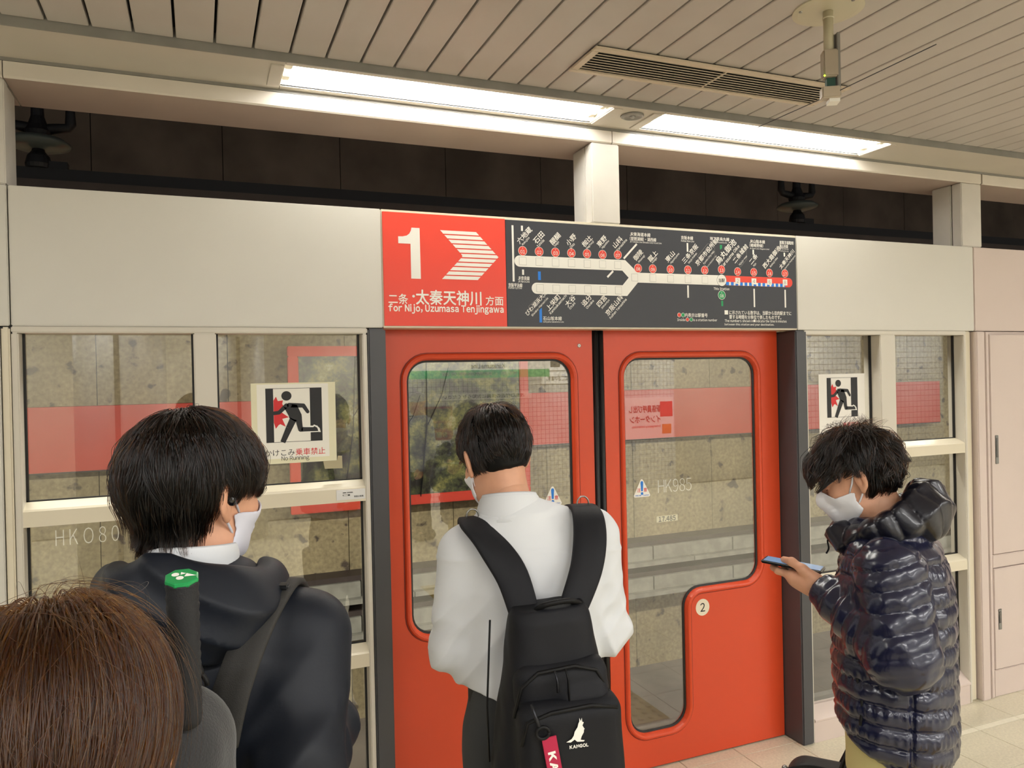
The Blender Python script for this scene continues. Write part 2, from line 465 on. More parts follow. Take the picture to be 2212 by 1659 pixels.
# dark backing behind the header, keeps the door run closed
box('trim_3', (-7, 12, -.018, .05, 1.97, 2.39), black_metal, kind='structure')

# ---- screen windows
def screen_window(name, xa, xb, mull, base_mat, rails=(1.354, .741)):
    """name, glass from xa to xb with a mullion between mull[0] and mull[1]"""
    w = empty(name, (0, 0, 0), kind='structure')
    for nm, b in (('head_rail', (xa-.02, xb+.02, FY, -.03, 1.934, 1.955)), ('jamb', (xa-.02, xa, FY, -.03, .0, 1.934)), ('jamb', (xb, xb+.018, FY, -.03, .0, 1.934)),
                  ('mullion', (mull[0], mull[1], FY, -.03, .155, 1.934))):
        box(nm, b, frame_white, w, bevel=.0035)
    for a, b in ((xa, mull[0]), (mull[1], xb)):
        for zr in rails:
            q = MB(); q.rings([[(x, y, z) for y, z in ((FY+.004, zr-.037), (FY+.004, zr+.012), (FY+.012, zr+.018), (-.066, zr+.037), (-.04, zr+.037), (-.04, zr-.037))] for x in (a, b)])
            q.build('rail', frame_cream, w)
        q = MB(); q.rings([[(x, y, z) for y, z in ((FY+.002, 0), (FY+.002, .095), (FY-.004, .1), (FY-.004, .108), (-.066, .155), (-.04, .155), (-.04, 0))] for x in (a, b)])
        q.build('base_panel', base_mat, w)
        zs = [.15] + [v for zr in reversed(rails) for v in (zr-.037, zr+.037)] + [1.94]
        for i in range(0, len(zs), 2):
            box('pane', (a-.004, b+.004, -.058, -.054, zs[i]-.003, zs[i+1]+.003), glass, w)
            q = MB()     # thin dark gasket round the pane
            for bx in ((a, a+.007, -.062, -.05, zs[i], zs[i+1]), (b-.007, b, -.062, -.05, zs[i], zs[i+1]), (a, b, -.062, -.05, zs[i], zs[i]+.004), (a, b, -.062, -.05, zs[i+1]-.005, zs[i+1])): q.box(*bx)
            q.build('gasket', rubber, w)
    return w
screen_window('window_1', -.522, .562, (-.013, .060), white_panel)
screen_window('window_2', 2.664, 3.715, (3.128, 3.230), pink_cast_panel)
# second, set-back upright on the track side of the right window
box('rear_jamb', (3.735, 3.775, -.045, -.005, .10, 1.94), frame_white, bpy.data.objects['window_2'], bevel=.004)
box('rear_jamb', (3.135, 3.165, -.045, -.005, .10, 1.94), frame_white, bpy.data.objects['window_2'], bevel=.004)
# trims next to the right window and the cabinet
box('trim_4', (3.735, 3.79, FY+.02, -.03, 0, 1.955), frame_cream, kind='structure', bevel=.004)
box('trim_5', (3.797, 3.858, FY-.012, -.03, 0, 1.952), pink_cast_panel, kind='structure', bevel=.004)
box('trim_6', (-.568, -.5445, FY-.002, -.03, 0, 1.952), frame_cream, kind='structure', bevel=.005)
# dark door posts
def door_post(x0, x1, lab, w):
    return box('door_post', (x0, x1, FY-.003, w, 0, 1.953), post_dark, bevel=.006, label=lab, cat='post')
door_post(.5825, .650, 'dark grey post between the left window and the left red door', .06)
door_post(2.592, 2.660, 'dark grey post between the right red door and the right window', .06)

# ---- red sliding doors
ZT, ZB = 1.975, .006
HR = [(1.735, .158), (2.037, .158), (2.037, .775), (2.458, .775), (2.458, 1.838), (1.735, 1.838)]
HRr = [.09, .09, .085, .085, .085, .085]
XM = 1.6095
HL = [(2*XM-x, z) for x, z in HR][::-1]; HL = [HL[-1]] + HL[:-1]
HL = [(x + (.0 if x > 1 else -.004), z) for x, z in HL]
HLr = [.09, .085, .085, .085, .085, .09]
HL = [(1.181, .158), (1.482, .158), (1.482, 1.838), (.757, 1.838), (.757, .744), (1.181, .744)]
HLr = [.09, .09, .085, .085, .085, .085]
def red_door(name, x0, x1, hole, rad):
    d = empty(name, ((x0+x1)/2, 0, 0), kind='structure')
    ox = (x0+x1)/2
    sh = lambda P: [(x-ox, z) for x, z in P]
    plate('door_panel', [(x0-ox, ZB), (x1-ox, ZB), (x1-ox, ZT), (x0-ox, ZT)], [fillet(offset_poly(sh(hole), .004), [r+.004 for r in rad])], 0, .04, door_red, d)
    ring_bead('window_trim', sh(hole), rad, ((.024, 0.001), (.024, -.004), (.019, -.0105), (.012, -.0125), (.005, -.0105), (.001, -.003), (-.002, .006), (-.002, .03), (.006, .03)), door_red, d)
    ring_bead('trim_groove', sh(hole), rad, ((.0285, .0005), (.0285, -.0008), (.024, -.0008), (.024, .0005)), mat('groove_red', '8c2a14', .6), d)
    ring_bead('gasket', sh(hole), rad, ((-.002, .012), (-.010, .014), (-.010, .022), (-.002, .024)), rubber, d)
    q = fillet(offset_poly(sh(hole), -.001), rad)
    plate('pane', q, [], .016, .020, glass, d)
    return d
d1 = red_door('door_1', .655, 1.5815, HL, HLr)
d2 = red_door('door_2', 1.638, 2.588, HR, HRr)
def seal(x0, x1, p): 
    s = empty('door_seal', ((x0+x1)/2, .02, 0), label='black rubber seal on the meeting edge of the %s red door' % p, cat='door seal')
    w = (x1-x0)/2
    box('seal_base', (-w, w, -.016, .02, .006, 1.97), rubber, s)
    q = MB(); q.tube([(0, -.020, .006), (0, -.020, 1.97)], w*.8, 10); q.build('seal_lip', rubber, s, smooth=True)
    return s
seal(1.5822, 1.6085, 'left'); seal(1.6105, 1.6375, 'right')
box('floor_track', (.65, 2.59, .045, .075, -.008, .012), steel_grey, label='steel threshold strip under the red sliding doors', cat='threshold')

# ---- service cabinet at the right edge, and a plain panel at the left edge
cab = empty('service_cabinet', (3.872, FY, 0), label='service cabinet with a painted-in pink light cast, with two stacked doors right of the window', cat='cabinet')
box('body', (0, 5, .012, .10, 0, 1.952), pink_cast_panel, cab)
box('frame_stile', (.0, .024, -.006, .02, 0, 1.950), pink_cast_panel, cab, bevel=.003)
box('plinth', (.028, 5, -.002, .02, 0, .142), pink_cast_panel, cab, bevel=.003)
box('middle_rail', (.028, 5, -.002, .02, .690, .758), pink_cast_panel, cab, bevel=.003)
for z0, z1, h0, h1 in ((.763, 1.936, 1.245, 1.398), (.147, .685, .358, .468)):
    dd = box('cabinet_door', (.030, .98, -.006, .012, z0, z1), pink_cast_panel, cab, bevel=.003)
    hp = box('handle_plate', (.058, .083, -.0085, -.0055, h0, h1), steel, dd, bevel=.002)
    box('latch', (.063, .078, -.0105, -.008, h0+.035, h1-.014), mat('latch_grey', '7d7a78', .35, metal=.7), dd, bevel=.002)
box('side_panel', (-3.2, -.572, FY, -.03, 0, 1.951), white_panel, bevel=.003, label='plain white wall panel at the left edge beside the window', cat='panel')
box('door_panel_gap', (-.5775, -.5425, -.10, -.03, 0, 2.39), rubber, bpy.data.objects['trim_6'])

# ---------------------------------------------------------------- the tunnel behind the screens
WY = 3.6
wall_far = empty('wall_far', (0, WY, 0), kind='structure')
box('backing', (-9, 20, .02, .3, -1.2, 4.6), dark_void, wall_far)
k = 0
x = -9.08
while x < 19.5:
    w = .93
    dy = rng.uniform(-.002, .003)
    box('concrete_panel', (x+.003, x+w-.003, dy, .05, -1.1, 2.62), concrete, wall_far)
    box('upper_panel', (x+.003, x+w*1-.003, dy, .05, 2.63, 4.5), soot, wall_far)
    x += w
band = box('red_band', (-9, 7.92, -.21, -.001, 1.160, 1.629), mat('band_red', 'd0402c', .5, var=.06, vscale=3), wall_far)
box('black_line', (-9, 7.92, -.208, -.0005, 1.150, 1.1595), mat('band_edge', '2a211e', .6), wall_far)
box('floor_track_bed', (-9, 20, .06, 3.7, -1.3, -1.1), soot, label='dark concrete track bed below the platform edge', cat='track bed', kind='structure')
box('platform_edge', (-7, 14, .12, .2, -1.1, -.02), concrete, kind='structure', label='concrete face of the platform edge above the track', cat='platform edge')
box('tunnel_roof', (-9, 20, .152, 3.95, 4.5, 4.7), soot, kind='structure')
box('tunnel_end', (-9.3, -9.0, .2, 3.9, -1.1, 4.6), dark_void, kind='structure')
box('tunnel_end', (20, 20.3, .2, 3.9, -1.1, 4.6), dark_void, kind='structure')
# two tiers of cable trough on the far wall
def trough(ztop, lab, names):
    t = empty('cable_trough', (0, WY-.004, ztop), label=lab, cat='cable trough')
    box('cover_strip', (-8, 18, -.22, 0, -.042, 0), brown_metal, t)
    xx = -8.1; k = 0
    while xx < 18:
        box('trough_panel', (xx+.008, xx+.93-.008, -.25, -.02, -.17, -.044), trough_grey, t); xx += .93
    xx = -8.6
    while xx < 18:
        box('trough_lip', (xx+.006, xx+.93-.006, -.31, -.02, -.212, -.172), trough_grey, t); xx += .93
    return t
trough(.175, 'upper tier of grey cable trough panels along the tunnel wall', 0)
trough(-.115, 'lower tier of grey cable trough panels along the tunnel wall', 0)
for yy in (1.0, 2.067):
    q = MB(); q.rings([[(x, yy+a, -1.1+b) for a, b in ((-.06, 0), (.06, 0), (.06, .01), (.012, .03), (.012, .10), (.034, .11), (.034, .15), (-.034, .15), (-.034, .11), (-.012, .10), (-.012, .03), (-.06, .01))] for x in (-9, 20)])
    q.build('rail', steel_grey, label='steel running rail %s the tunnel wall' % ('farther from' if yy < 1.5 else 'nearer to'), cat='rail')
# lamps on the track side, under the back of the header
def track_light(x):
    t = empty('track_light', (x, .2, 2.0), label='track side lamp under the back of the header lighting the tunnel wall', cat='lamp', group='track side lamps')
    box('housing', (-.64, .64, -.04, .04, 0, .06), black_metal, t)
    for xb in (-.5, .5): box('wall_bracket', (xb-.02, xb+.02, -.149, -.03, .02, .05), black_metal, t)
    ld = bpy.data.lights.new('lamp', 'AREA'); ld.shape = 'RECTANGLE'; ld.size = 1.2; ld.size_y = .05; ld.energy = TRACK_POWER; ld.color = (1.0, .95, .86)
    lo = bpy.data.objects.new('lamp', ld); COL.objects.link(lo); lo.parent = t; lo.location = (0, .01, -.004); lo.rotation_euler = (R(35), 0, 0)
for i in range(9): track_light(-3.6 + i*1.55)
# red framed advertisement board on the far wall
adf = mat('advert_red', 'd8402a', .45)
ad = empty('advert_board', (1.688, WY-.225, 1.39), label='red framed advertisement board with a tree photograph on the tunnel wall', cat='advertisement')
W2, H2, fw = 1.033, .667, .082
for b in ((-W2, W2, -.05, .0, H2-fw, H2), (-W2, W2, -.05, .0, -H2, -H2+fw), (-W2, -W2+fw, -.05, .0, -H2+fw, H2-fw), (W2-fw, W2, -.05, .0, -H2+fw, H2-fw)): box('frame', b, adf, ad, bevel=.006)
def foliage_mat():
    m = mat('tree_photo', '3d4436', .3); nt = m.node_tree; b = nt.nodes['Principled BSDF']
    tc = nt.nodes.new('ShaderNodeTexCoord')
    n = nt.nodes.new('ShaderNodeTexNoise'); n.inputs['Scale'].default_value = 5.0; n.inputs['Detail'].default_value = 8; n.inputs['Roughness'].default_value = .72
    nt.links.new(tc.outputs['Object'], n.inputs['Vector'])
    r = nt.nodes.new('ShaderNodeValToRGB'); e = r.color_ramp.elements
    e[0].position = .40; e[0].color = lin('141513') + (1,); e[1].position = .72; e[1].color = lin('c9c7a0') + (1,)
    a = e.new(.5); a.color = lin('4c5233') + (1,); a = e.new(.6); a.color = lin('8c8a4c') + (1,)
    nt.links.new(n.outputs[0], r.inputs[0]); nt.links.new(r.outputs[0], b.inputs['Base Color']); return m
box('poster', (-W2+fw-.002, W2-fw+.002, -.03, -.001, -H2+fw-.002, H2-fw+.002), foliage_mat(), ad)
box('wall_bracket', (-.8, -.7, .001, .224, -.2, .2), black_metal, ad); box('wall_bracket', (.7, .8, .001, .224, -.2, .2), black_metal, ad)
q = MB()
for x0, z0, x1, z1, w in ((-.62, -.6, -.50, .58, .05), (-.52, .1, -.28, .58, .03), (.02, -.6, .10, .58, .045), (.1, .0, .3, .5, .025), (-.15, -.1, .04, .25, .02)):
    q.tube([(x0, -.031, z0), ((x0+x1)/2+.03, -.031, (z0+z1)/2), (x1, -.031, z1)], [w, w*.8, w*.5], 6, flat=.02)
q.build('tree_print', print_black, ad)
# overhead rigid conductor with its insulators
cr = empty('conductor_rail', (0, 1.5, 2.83), label='black overhead conductor bar running along the tunnel above the header', cat='conductor bar')
box('upper_bar', (-9, 20, -.03, .03, -.03, .03), black_metal, cr)
box('lower_bar', (-9, 20, -.045, .045, -.075, -.032), brown_metal, cr)
box('contact_bar', (-9, 20, -.02, .02, -.11, -.076), black_metal, cr)
def insulator(x, lab):
    t = empty('insulator', (x, 1.5, 2.8605), label=lab, cat='insulator')
    q = MB(); q.lathe([(.03, 0), (.055, .0), (.06, .02), (.05, .06), (.03, .085), (.022, .12)], (0, 0, 0), 18); q.box(.02, .13, -.03, .03, .0, .035); q.build('clamp', black_metal, t)
    q = MB(); q.lathe([(.02, .095), (.10, .098), (.142, .112), (.146, .124), (.12, .145), (.05, .162), (.03, .165)], (0, 0, 0), 32); q.build('porcelain_disc', porcelain, t, smooth=True)
    q = MB(); q.lathe([(.055, .16), (.06, .185), (.045, .215), (.03, .26), (.028, .33), (.05, .34), (.05, .37)], (0, 0, 0), 18); q.build('neck', black_metal, t)
    for s in (-1, 1):
        q = MB(); q.tube([(0, 0, .19), (s*.07, 0, .205), (s*.135, 0, .215), (s*.145, 0, .235), (s*.142, 0, .44)], [.03, .026, .022, .026, .013], 10); q.build('arm', black_metal, t, smooth=True)
    box('cross_beam', (-.19, .19, -.05, .05, .37, .48), black_metal, t)
    box('hanger', (-.05, .05, -.04, .04, .48, 1.64), black_metal, t)
    return t
insulator(4.12, 'dark insulator with a round disc hanging in the tunnel, seen at the right')
insulator(-.715, 'dark insulator with a round disc hanging in the tunnel, at the left edge')

# ---------------------------------------------------------------- behind the photographer (seen in the glass)
wall_back = box('wall_back', (-7, 14, -7.75, -7.6, 0, 2.95), mat('rear_wall', 'c9c2b0', .6, var=.05), kind='structure')
tile_grey = mat('wall_tile', 'dcdbd6', .25, var=.12, vscale=3)
def tiled(x0, x1, yb, yf, p):
    core = box('tiled_core', (x0, x1, yb, yf-.006, 0, 2.82), grout_dark, wall_back)
    q = MB(); n = int(round((x1-x0)/p)); g = p*.055
    for i in range(n):
        for j in range(int(2.82/p)):
            a = x0+i*p; z = j*p
            q.add([(a+g, yf, z+g), (a+p-g, yf, z+g), (a+p-g, yf, z+p-g), (a+g, yf, z+p-g), (a+g/2, yf-.004, z+g/2), (a+p-g/2, yf-.004, z+g/2), (a+p-g/2, yf-.004, z+p-g/2), (a+g/2, yf-.004, z+p-g/2)],
                  [(0, 3, 2, 1), (0, 1, 5, 4), (1, 2, 6, 5), (2, 3, 7, 6), (3, 0, 4, 7)])
    q.build('wall_tile', tile_grey, wall_back, kind='stuff')
tiled(2.35, 7.04, -7.59, -7.4, .067)
tiled(8.9, 13.9, -7.59, -7.4, .1)
q = MB()
for x in (-6.9, 14):
    q.box(x-.1 if x < 0 else x, x if x < 0 else x+.1, -7.6, FY, 0, 2.86)
q.build('wall_side', mat('end_wall', 'bdb4a2', .7), kind='structure')
for x, y, r_, lb in ((-.62, -4.6, .36, 'large round white column mirrored in the left window'), (.42, -6.6, .30, 'slimmer round white column mirrored in the left window')):
    c = empty('round_column', (x, y, 0), label=lb, cat='column')
    q = MB(); q.lathe([(r_, 0), (r_, 2.30), (r_-.004, 2.304), (r_-.004, 2.312), (r_, 2.316), (r_, 2.823)], (0, 0, 0), 40); q.build('shaft', white_panel, c, smooth=True)
    box('corner_strip', (-.02, .02, r_-.006, r_+.004, 0, 2.3), mat('column_seam', '777067', .6), c)
# ---------------------------------------------------------------- printed signs
# platform sign: red part and route map in one frame
sign = empty('route_sign', (1.6265, FY, 2.18), label='red platform 1 sign and black route map over the red doors', cat='sign')
SO = sign.location
def soff(q): q.v = [(a-SO.x, b-SO.y, c-SO.z) for a, b, c in q.v]
q = MB(); q.box(.6425, 2.6075, FY+.002, -.02, 1.956, 2.398); soff(q); q.build('frame', frame_cream, sign, bevel=.002)
q = MB(); q.box(.6465, 1.1385, FY-.003, FY+.01, 1.963, 2.389); soff(q); q.build('red_panel', sign_red, sign, bevel=.001)
q = MB(); q.box(1.1395, 2.6035, FY-.003, FY+.01, 1.963, 2.387); soff(q); q.build('black_panel', sign_black, sign, bevel=.001)
y1 = FY-.0034; y2 = y1-.0003; y3 = y2-.0003; y4 = y3-.0003
W_ = MB(); W2_ = MB(); W3_ = MB(); BK = MB(); RD = MB(); GR = MB(); BL = MB(); GY = MB()
# red part
W_.flat([(.7052, 2.2726), (.752, 2.2726), (.752, 2.1415), (.7897, 2.1415), (.7887, 2.3338), (.757, 2.3338), (.7545, 2.322), (.748, 2.3105), (.738, 2.303), (.722, 2.2992), (.7052, 2.2986)][::1], y1)
hh = .1915/11
for i in range(11):
    zb = 2.332 - (i+1)*hh + .003; zt = 2.332 - i*hh - .0015
    def xl(z): return .8683 + (2.332-z)*.0905/.0965 if z > 2.2362 else .8705 + (z-2.1405)*.0905/.0957
    def xr(z): return 1.0142 + (2.332-z)*.0932/.0965 if z > 2.2362 else 1.0156 + (z-2.1405)*.0918/.0957
    P = [(xl(zb), zb), (xr(zb), zb)]
    if zb < 2.2362 < zt: P += [(xr(2.2362), 2.2362)]
    P += [(xr(zt), zt), (xl(zt), zt)]
    if zb < 2.2362 < zt: P += [(xl(2.2362)-.004, 2.2362)]
    W_.flat(P, y1)
put_text(W_, '二条', .7003, 2.0640, w=.074, h=.038, y=y1, bold=.012)
W_.disc(.7595, 2.0752, .0052, y1)
put_text(W_, '太秦天神川', .9, 2.072, w=.262, h=.056, y=y1, bold=.018)
put_text(W_, '方面', 1.0866, 2.0635, w=.074, h=.036, y=y1, bold=.010)
put_text(W_, 'for Nijo, Uzumasa Tenjingawa', .8932, 2.0275, w=.462, h=.0375, y=y1, bold=.030)
# route map: tracks
def band(poly, q, y): q.flat(poly, y)
def cap(cx, cz, r, a0, a1, n=12): return [(cx+r*math.cos(R(a0+(a1-a0)*i/n)), cz+r*math.sin(R(a0+(a1-a0)*i/n))) for i in range(n+1)]
W_.flat(cap(1.1975, 2.2245, .0225, 90, 270) + [(1.6674, 2.202), (1.6975, 2.173), (1.7425, 2.1955), (1.6827, 2.247)], y1)
W_.flat(cap(1.27, 2.1178, .0225, 90, 270) + [(1.6885, 2.0953), (1.7425, 2.1535), (1.6975, 2.173), (1.6674, 2.1403)], y1)
W_.flat([(1.6975, 2.173), (1.7425, 2.1535), (2.2, 2.1535), (2.2, 2.198), (1.7425, 2.1955)], y1)
RD.flat([(2.19, 2.1540)] + cap(2.5575, 2.1757, .0217, -90, 90) + [(2.19, 2.1975)], y1)
BL.flat([(2.2, 2.1545), (2.536, 2.1545), (2.536, 2.1695), (2.2, 2.1695)], y2)
for i in range(13): W2_.flat([(2.217+i*.0253, 2.1545), (2.2268+i*.0253, 2.1545), (2.2268+i*.0253, 2.1695), (2.217+i*.0253, 2.1695)], y3)
def sq(cx, cz, s, q, y): q.flat([(cx-s, cz-s), (cx+s, cz-s), (cx+s, cz+s), (cx-s, cz+s)], y)
for cx, cz in [(1.2114+i*.07245, 2.2250) for i in range(7)] + [(1.2844+i*.07247, 2.1182) for i in range(6)] + [(x, 2.175) for x in (1.727, 1.8175, 1.9074, 1.9976, 2.0867)]:
    sq(cx, cz, .0158, GY, y2); sq(cx, cz, .0150, W2_, y3)
for (cx, n) in ((2.2648, '2'), (2.3555, '4'), (2.4446, '6'), (2.5349, '8')):
    sq(cx, 2.1758, .0135, W2_, y4)
    put_text(GY, n, cx, 2.1758, h=.017, y=y4-.0003)
BK.disc(2.177, 2.1757, .0265, y2, rz=.0265); W2_.disc(2.177, 2.1757, .0255, y3)
put_text(BK, '当駅', 2.177, 2.1757, w=.034, h=.017, y=y4, bold=.01)
put_text(W_, 'This Station', 2.1757, 2.1378, w=.086, y=y1, bold=.02)
bad = [(1.2114, 2.2656), (1.2837, 2.2659), (1.3563, 2.2659), (1.4289, 2.2662), (1.501, 2.2665), (1.5739, 2.2659), (1.6468, 2.2681), (1.7446, 2.2146), (1.8175, 2.2147), (1.9074, 2.2157), (1.9977, 2.2166), (2.0867, 2.2179), (2.1771, 2.224), (2.2659, 2.2178), (2.356, 2.2177), (2.4457, 2.2175), (2.5355, 2.2182)]
for i, (cx, cz) in enumerate(bad):
    W2_.disc(cx, cz, .0192, y2); RD.disc(cx, cz, .0176, y3)
    put_text(W3_, 'T', cx, cz+.0095, h=.007, y=y4); put_text(W3_, '%02d' % (i+1), cx, cz-.0035, h=.0145, y=y4, bold=.012)
W2_.disc(2.1758, 2.1097, .0205, y2); GR.disc(2.1758, 2.1097, .0186, y3)
put_text(W3_, 'K', 2.1758, 2.1195, h=.007, y=y4); put_text(W3_, '08', 2.1758, 2.106, h=.0145, y=y4, bold=.012)
GR.flat([(2.1722, 2.0602), (2.1826, 2.0602), (2.1826, 2.0848), (2.1722, 2.0848)], y1)
GR.flat([(2.1715, 2.314), (2.176, 2.314), (2.183, 2.321), (2.183, 2.334), (2.1715, 2.334)], y1)
BL.flat([(1.2765, 2.1511), (1.289, 2.1511), (1.289, 2.1857), (1.2765, 2.1857)], y1)
BL.flat([(1.2790, 1.98), (1.2905, 1.98), (1.2905, 2.040), (1.2790, 2.030)], y1)
def bar(xa, za, xb, zb, w=.0042):
    a, b = Vector((xa, za)), Vector((xb, zb)); n = (b-a).normalized(); n = Vector((-n.y, n.x))*w
    W_.flat([tuple(a-n), tuple(b-n), tuple(b+n), tuple(a+n)][::1] if n.x*(b-a).y-n.y*(b-a).x < 0 else [tuple(a+n), tuple(b+n), tuple(b-n), tuple(a-n)], y1)
for b_ in ((1.170, 2.3658, 1.170, 2.1421), (1.2107, 2.3664, 1.2107, 2.3452), (1.2114, 2.1912, 1.2114, 2.17), (1.9983, 2.3341, 1.9983, 2.2959), (1.9965, 2.1481, 1.9965, 2.0941), (2.3557, 2.3201, 2.3557, 2.2981), (2.3563, 2.1422, 2.3563, 2.0586), (2.5349, 2.3144, 2.5349, 2.2965), (2.535, 2.142, 2.535, 2.0591), (1.741, 2.3179, 1.6758, 2.253), (1.6233, 2.1991, 1.595, 2.172)): bar(*b_)
# station names, slanted
A45 = R(46)
def station(jp, en, x, z, xe, ze, s=.0265, es=.0115):
    put_text(W_, jp, x, z, h=s*.92, w=s*1.02*len(jp), rot=A45, y=y1, bold=.016)
    put_text(W_, en, xe, ze, h=es, rot=A45, y=y1, bold=.016)
for a in (('六地蔵', 'Rokujizo', 1.2205, 2.3284, 1.2265, 2.3052), ('石田', 'Ishida', 1.2837, 2.3219, 1.2909, 2.3001), ('醍醐', 'Daigo', 1.3568, 2.3216, 1.3628, 2.3003), ('小野', 'Ono', 1.4289, 2.3212, 1.4336, 2.2969), ('椥辻', 'Nagitsuji', 1.5023, 2.3187, 1.5165, 2.3034), ('東野', 'Higashino', 1.5721, 2.3221, 1.5892, 2.3088), ('山科', 'Yamashina', 1.6472, 2.3216, 1.6669, 2.3104),
          ('御陵', 'Misasagi', 1.746, 2.2709, 1.7633, 2.2552), ('蹴上', 'Keage', 1.8189, 2.2698, 1.8281, 2.2515), ('東山', 'Higashiyama', 1.9068, 2.2712, 1.9314, 2.2638), ('三条京阪', 'Sanjo Keihan', 2.0110, 2.2883, 2.0240, 2.2683), ('京都市役所前', 'Kyoto City Hall', 2.0991, 2.3003, 2.1110, 2.2751), ('二条城前', 'Nijojo-mae', 2.283, 2.2995, 2.2983, 2.2695), ('二条', 'Nijo', 2.3554, 2.2783, 2.3629, 2.2522), ('西大路御池', 'Nishioji Oike', 2.4602, 2.2914, 2.4729, 2.2673), ('太秦天神川', 'Uzumasa Tenjingawa', 2.5483, 2.2849, 2.5669, 2.2706, .023, .0098),
          ('びわ湖浜大津', 'Biwako-Hamaotsu', 1.2668, 2.0593, 1.2813, 2.044, .0215, .0095), ('上栄町', 'Kamisakaemachi', 1.3419, 2.0626, 1.3634, 2.0551), ('大谷', 'Otani', 1.4184, 2.0699, 1.4268, 2.0502), ('追分', 'Oiwake', 1.4941, 2.0733, 1.5094, 2.0576), ('四宮', 'Shinomiya', 1.5651, 2.0726, 1.583, 2.0588), ('京阪山科', 'Keihan Yamashina', 1.6244, 2.0555, 1.6426, 2.0416)): station(*a)
station('烏丸御池', 'Karasuma Oike', 2.2031, 2.3062, 2.2264, 2.2856, .035, .0165)
put_text(W_, '(Kyoto Shiyakusho-mae)', 2.1255, 2.2586, h=.009, w=.074, rot=A45, y=y1)
def lines(jp, en, x, zj, wj, ze, we):
    put_text(W_, jp, x, zj, w=wj, h=.0165, y=y1, bold=.014, anchor='l'); 
    if en: put_text(W_, en, x, ze, w=we, h=.0085, y=y1, bold=.01, anchor='l')
for a in (('JR奈良線', 'JR Nara Line', 1.189, 2.1565, .05, 2.1435, .05), ('京阪宇治線', 'Keihan Uji Line', 1.147, 2.1275, .060, 2.1155, .058), ('石山坂本線', 'Ishiyama Sakamoto Line', 1.2949, 1.9970, .084, 1.9825, .093), ('JR東海道本線', None, 1.7078, 2.359, .102, 0, 0), ('(琵琶湖線)・湖西線', 'JR Tokaido Line (Biwako Line) Kosei Line', 1.7073, 2.3395, .131, 2.3265, .158), ('京阪本線', 'Keihan Main Line', 1.9658, 2.3565, .063, 2.3428, .068), ('地下鉄烏丸線', 'Subway Karasuma Line', 2.1184, 2.360, .105, 2.3442, .092), ('JR山陰本線', None, 2.3366, 2.3585, .087, 0, 0), ('(嵯峨野線)', 'JR Sanin Line (Sagano Line)', 2.3361, 2.3405, .077, 2.3255, .112), ('嵐電(京福電車)', None, 2.5079, 2.361, .083, 0, 0), ('嵐山本線', 'Keifuku Railway', 2.5074, 2.344, .050, 2.3315, .053)): lines(*a)
put_text(W_, 'Arashiyama Line', 2.507, 2.3215, w=.053, h=.0085, y=y1, anchor='l')
for x0, c in ((1.9476, RD), (1.9676, GR)): W2_.disc(x0, 2.0181, .0098, y2); c.disc(x0, 2.0181, .0084, y3)
for x0, c in ((1.9897, RD), (2.0098, GR)): W2_.disc(x0, 1.9985, .0088, y2); c.disc(x0, 1.9985, .0074, y3)
put_text(W_, '内表示は駅番号', 1.978, 2.0181, w=.119, h=.0175, y=y1, bold=.014, anchor='l')
put_text(W_, 'Inside', 1.937, 1.9975, w=.042, y=y1, anchor='l', bold=.012); put_text(W_, 'is a station number', 2.0199, 1.9975, w=.129, y=y1, anchor='l', bold=.012)
sq(2.1985, 2.0325, .0095, W2_, y2)
put_text(W_, 'に示されている数字は、当駅から目的駅までに', 2.2148, 2.0325, w=.354, h=.0185, y=y1, bold=.014, anchor='l')
put_text(W_, '要する時間を分単位で表したものです。', 2.2148, 2.0125, w=.294, h=.0185, y=y1, bold=.014, anchor='l')
put_text(W_, 'The numbers shown in', 2.1891, 1.9955, w=.159, h=.0125, y=y1, bold=.012, anchor='l'); sq(2.3545, 1.9955, .0055, W2_, y2)
put_text(W_, 'indicate the time in minutes', 2.363, 1.9955, w=.177, h=.0125, y=y1, bold=.012, anchor='l')
put_text(W_, 'between this station and your destination.', 2.1887, 1.978, w=.278, h=.0125, y=y1, bold=.012, anchor='l')
# thin outlines round two station names
for P in ([(2.050, 2.277), (2.105, 2.336), (2.142, 2.336), (2.142, 2.282), (2.098, 2.232)], [(2.244, 2.279), (2.292, 2.330), (2.318, 2.312), (2.318, 2.275), (2.282, 2.238)], [(1.232, 2.044), (1.290, 2.094), (1.312, 2.077), (1.258, 2.020)]):
    for a, b in zip(P, P[1:]+P[:1]):
        n = (Vector(b)-Vector(a)).normalized(); n = Vector((-n.y, n.x))*.0006; a, b = Vector(a), Vector(b)
        GY.flat([tuple(a+n), tuple(a-n), tuple(b-n), tuple(b+n)], y1)
for q, m, nm in ((W_, print_white, 'lettering'), (W2_, print_white, 'white_marks'), (W3_, print_white, 'badge_numbers'), (BK, print_black, 'black_print'), (RD, sign_red, 'red_print'), (GR, print_green, 'green_print'), (BL, print_blue, 'blue_print'), (GY, print_grey, 'grey_print')):
    soff(q); q.build(nm, m, sign, kind='stuff')

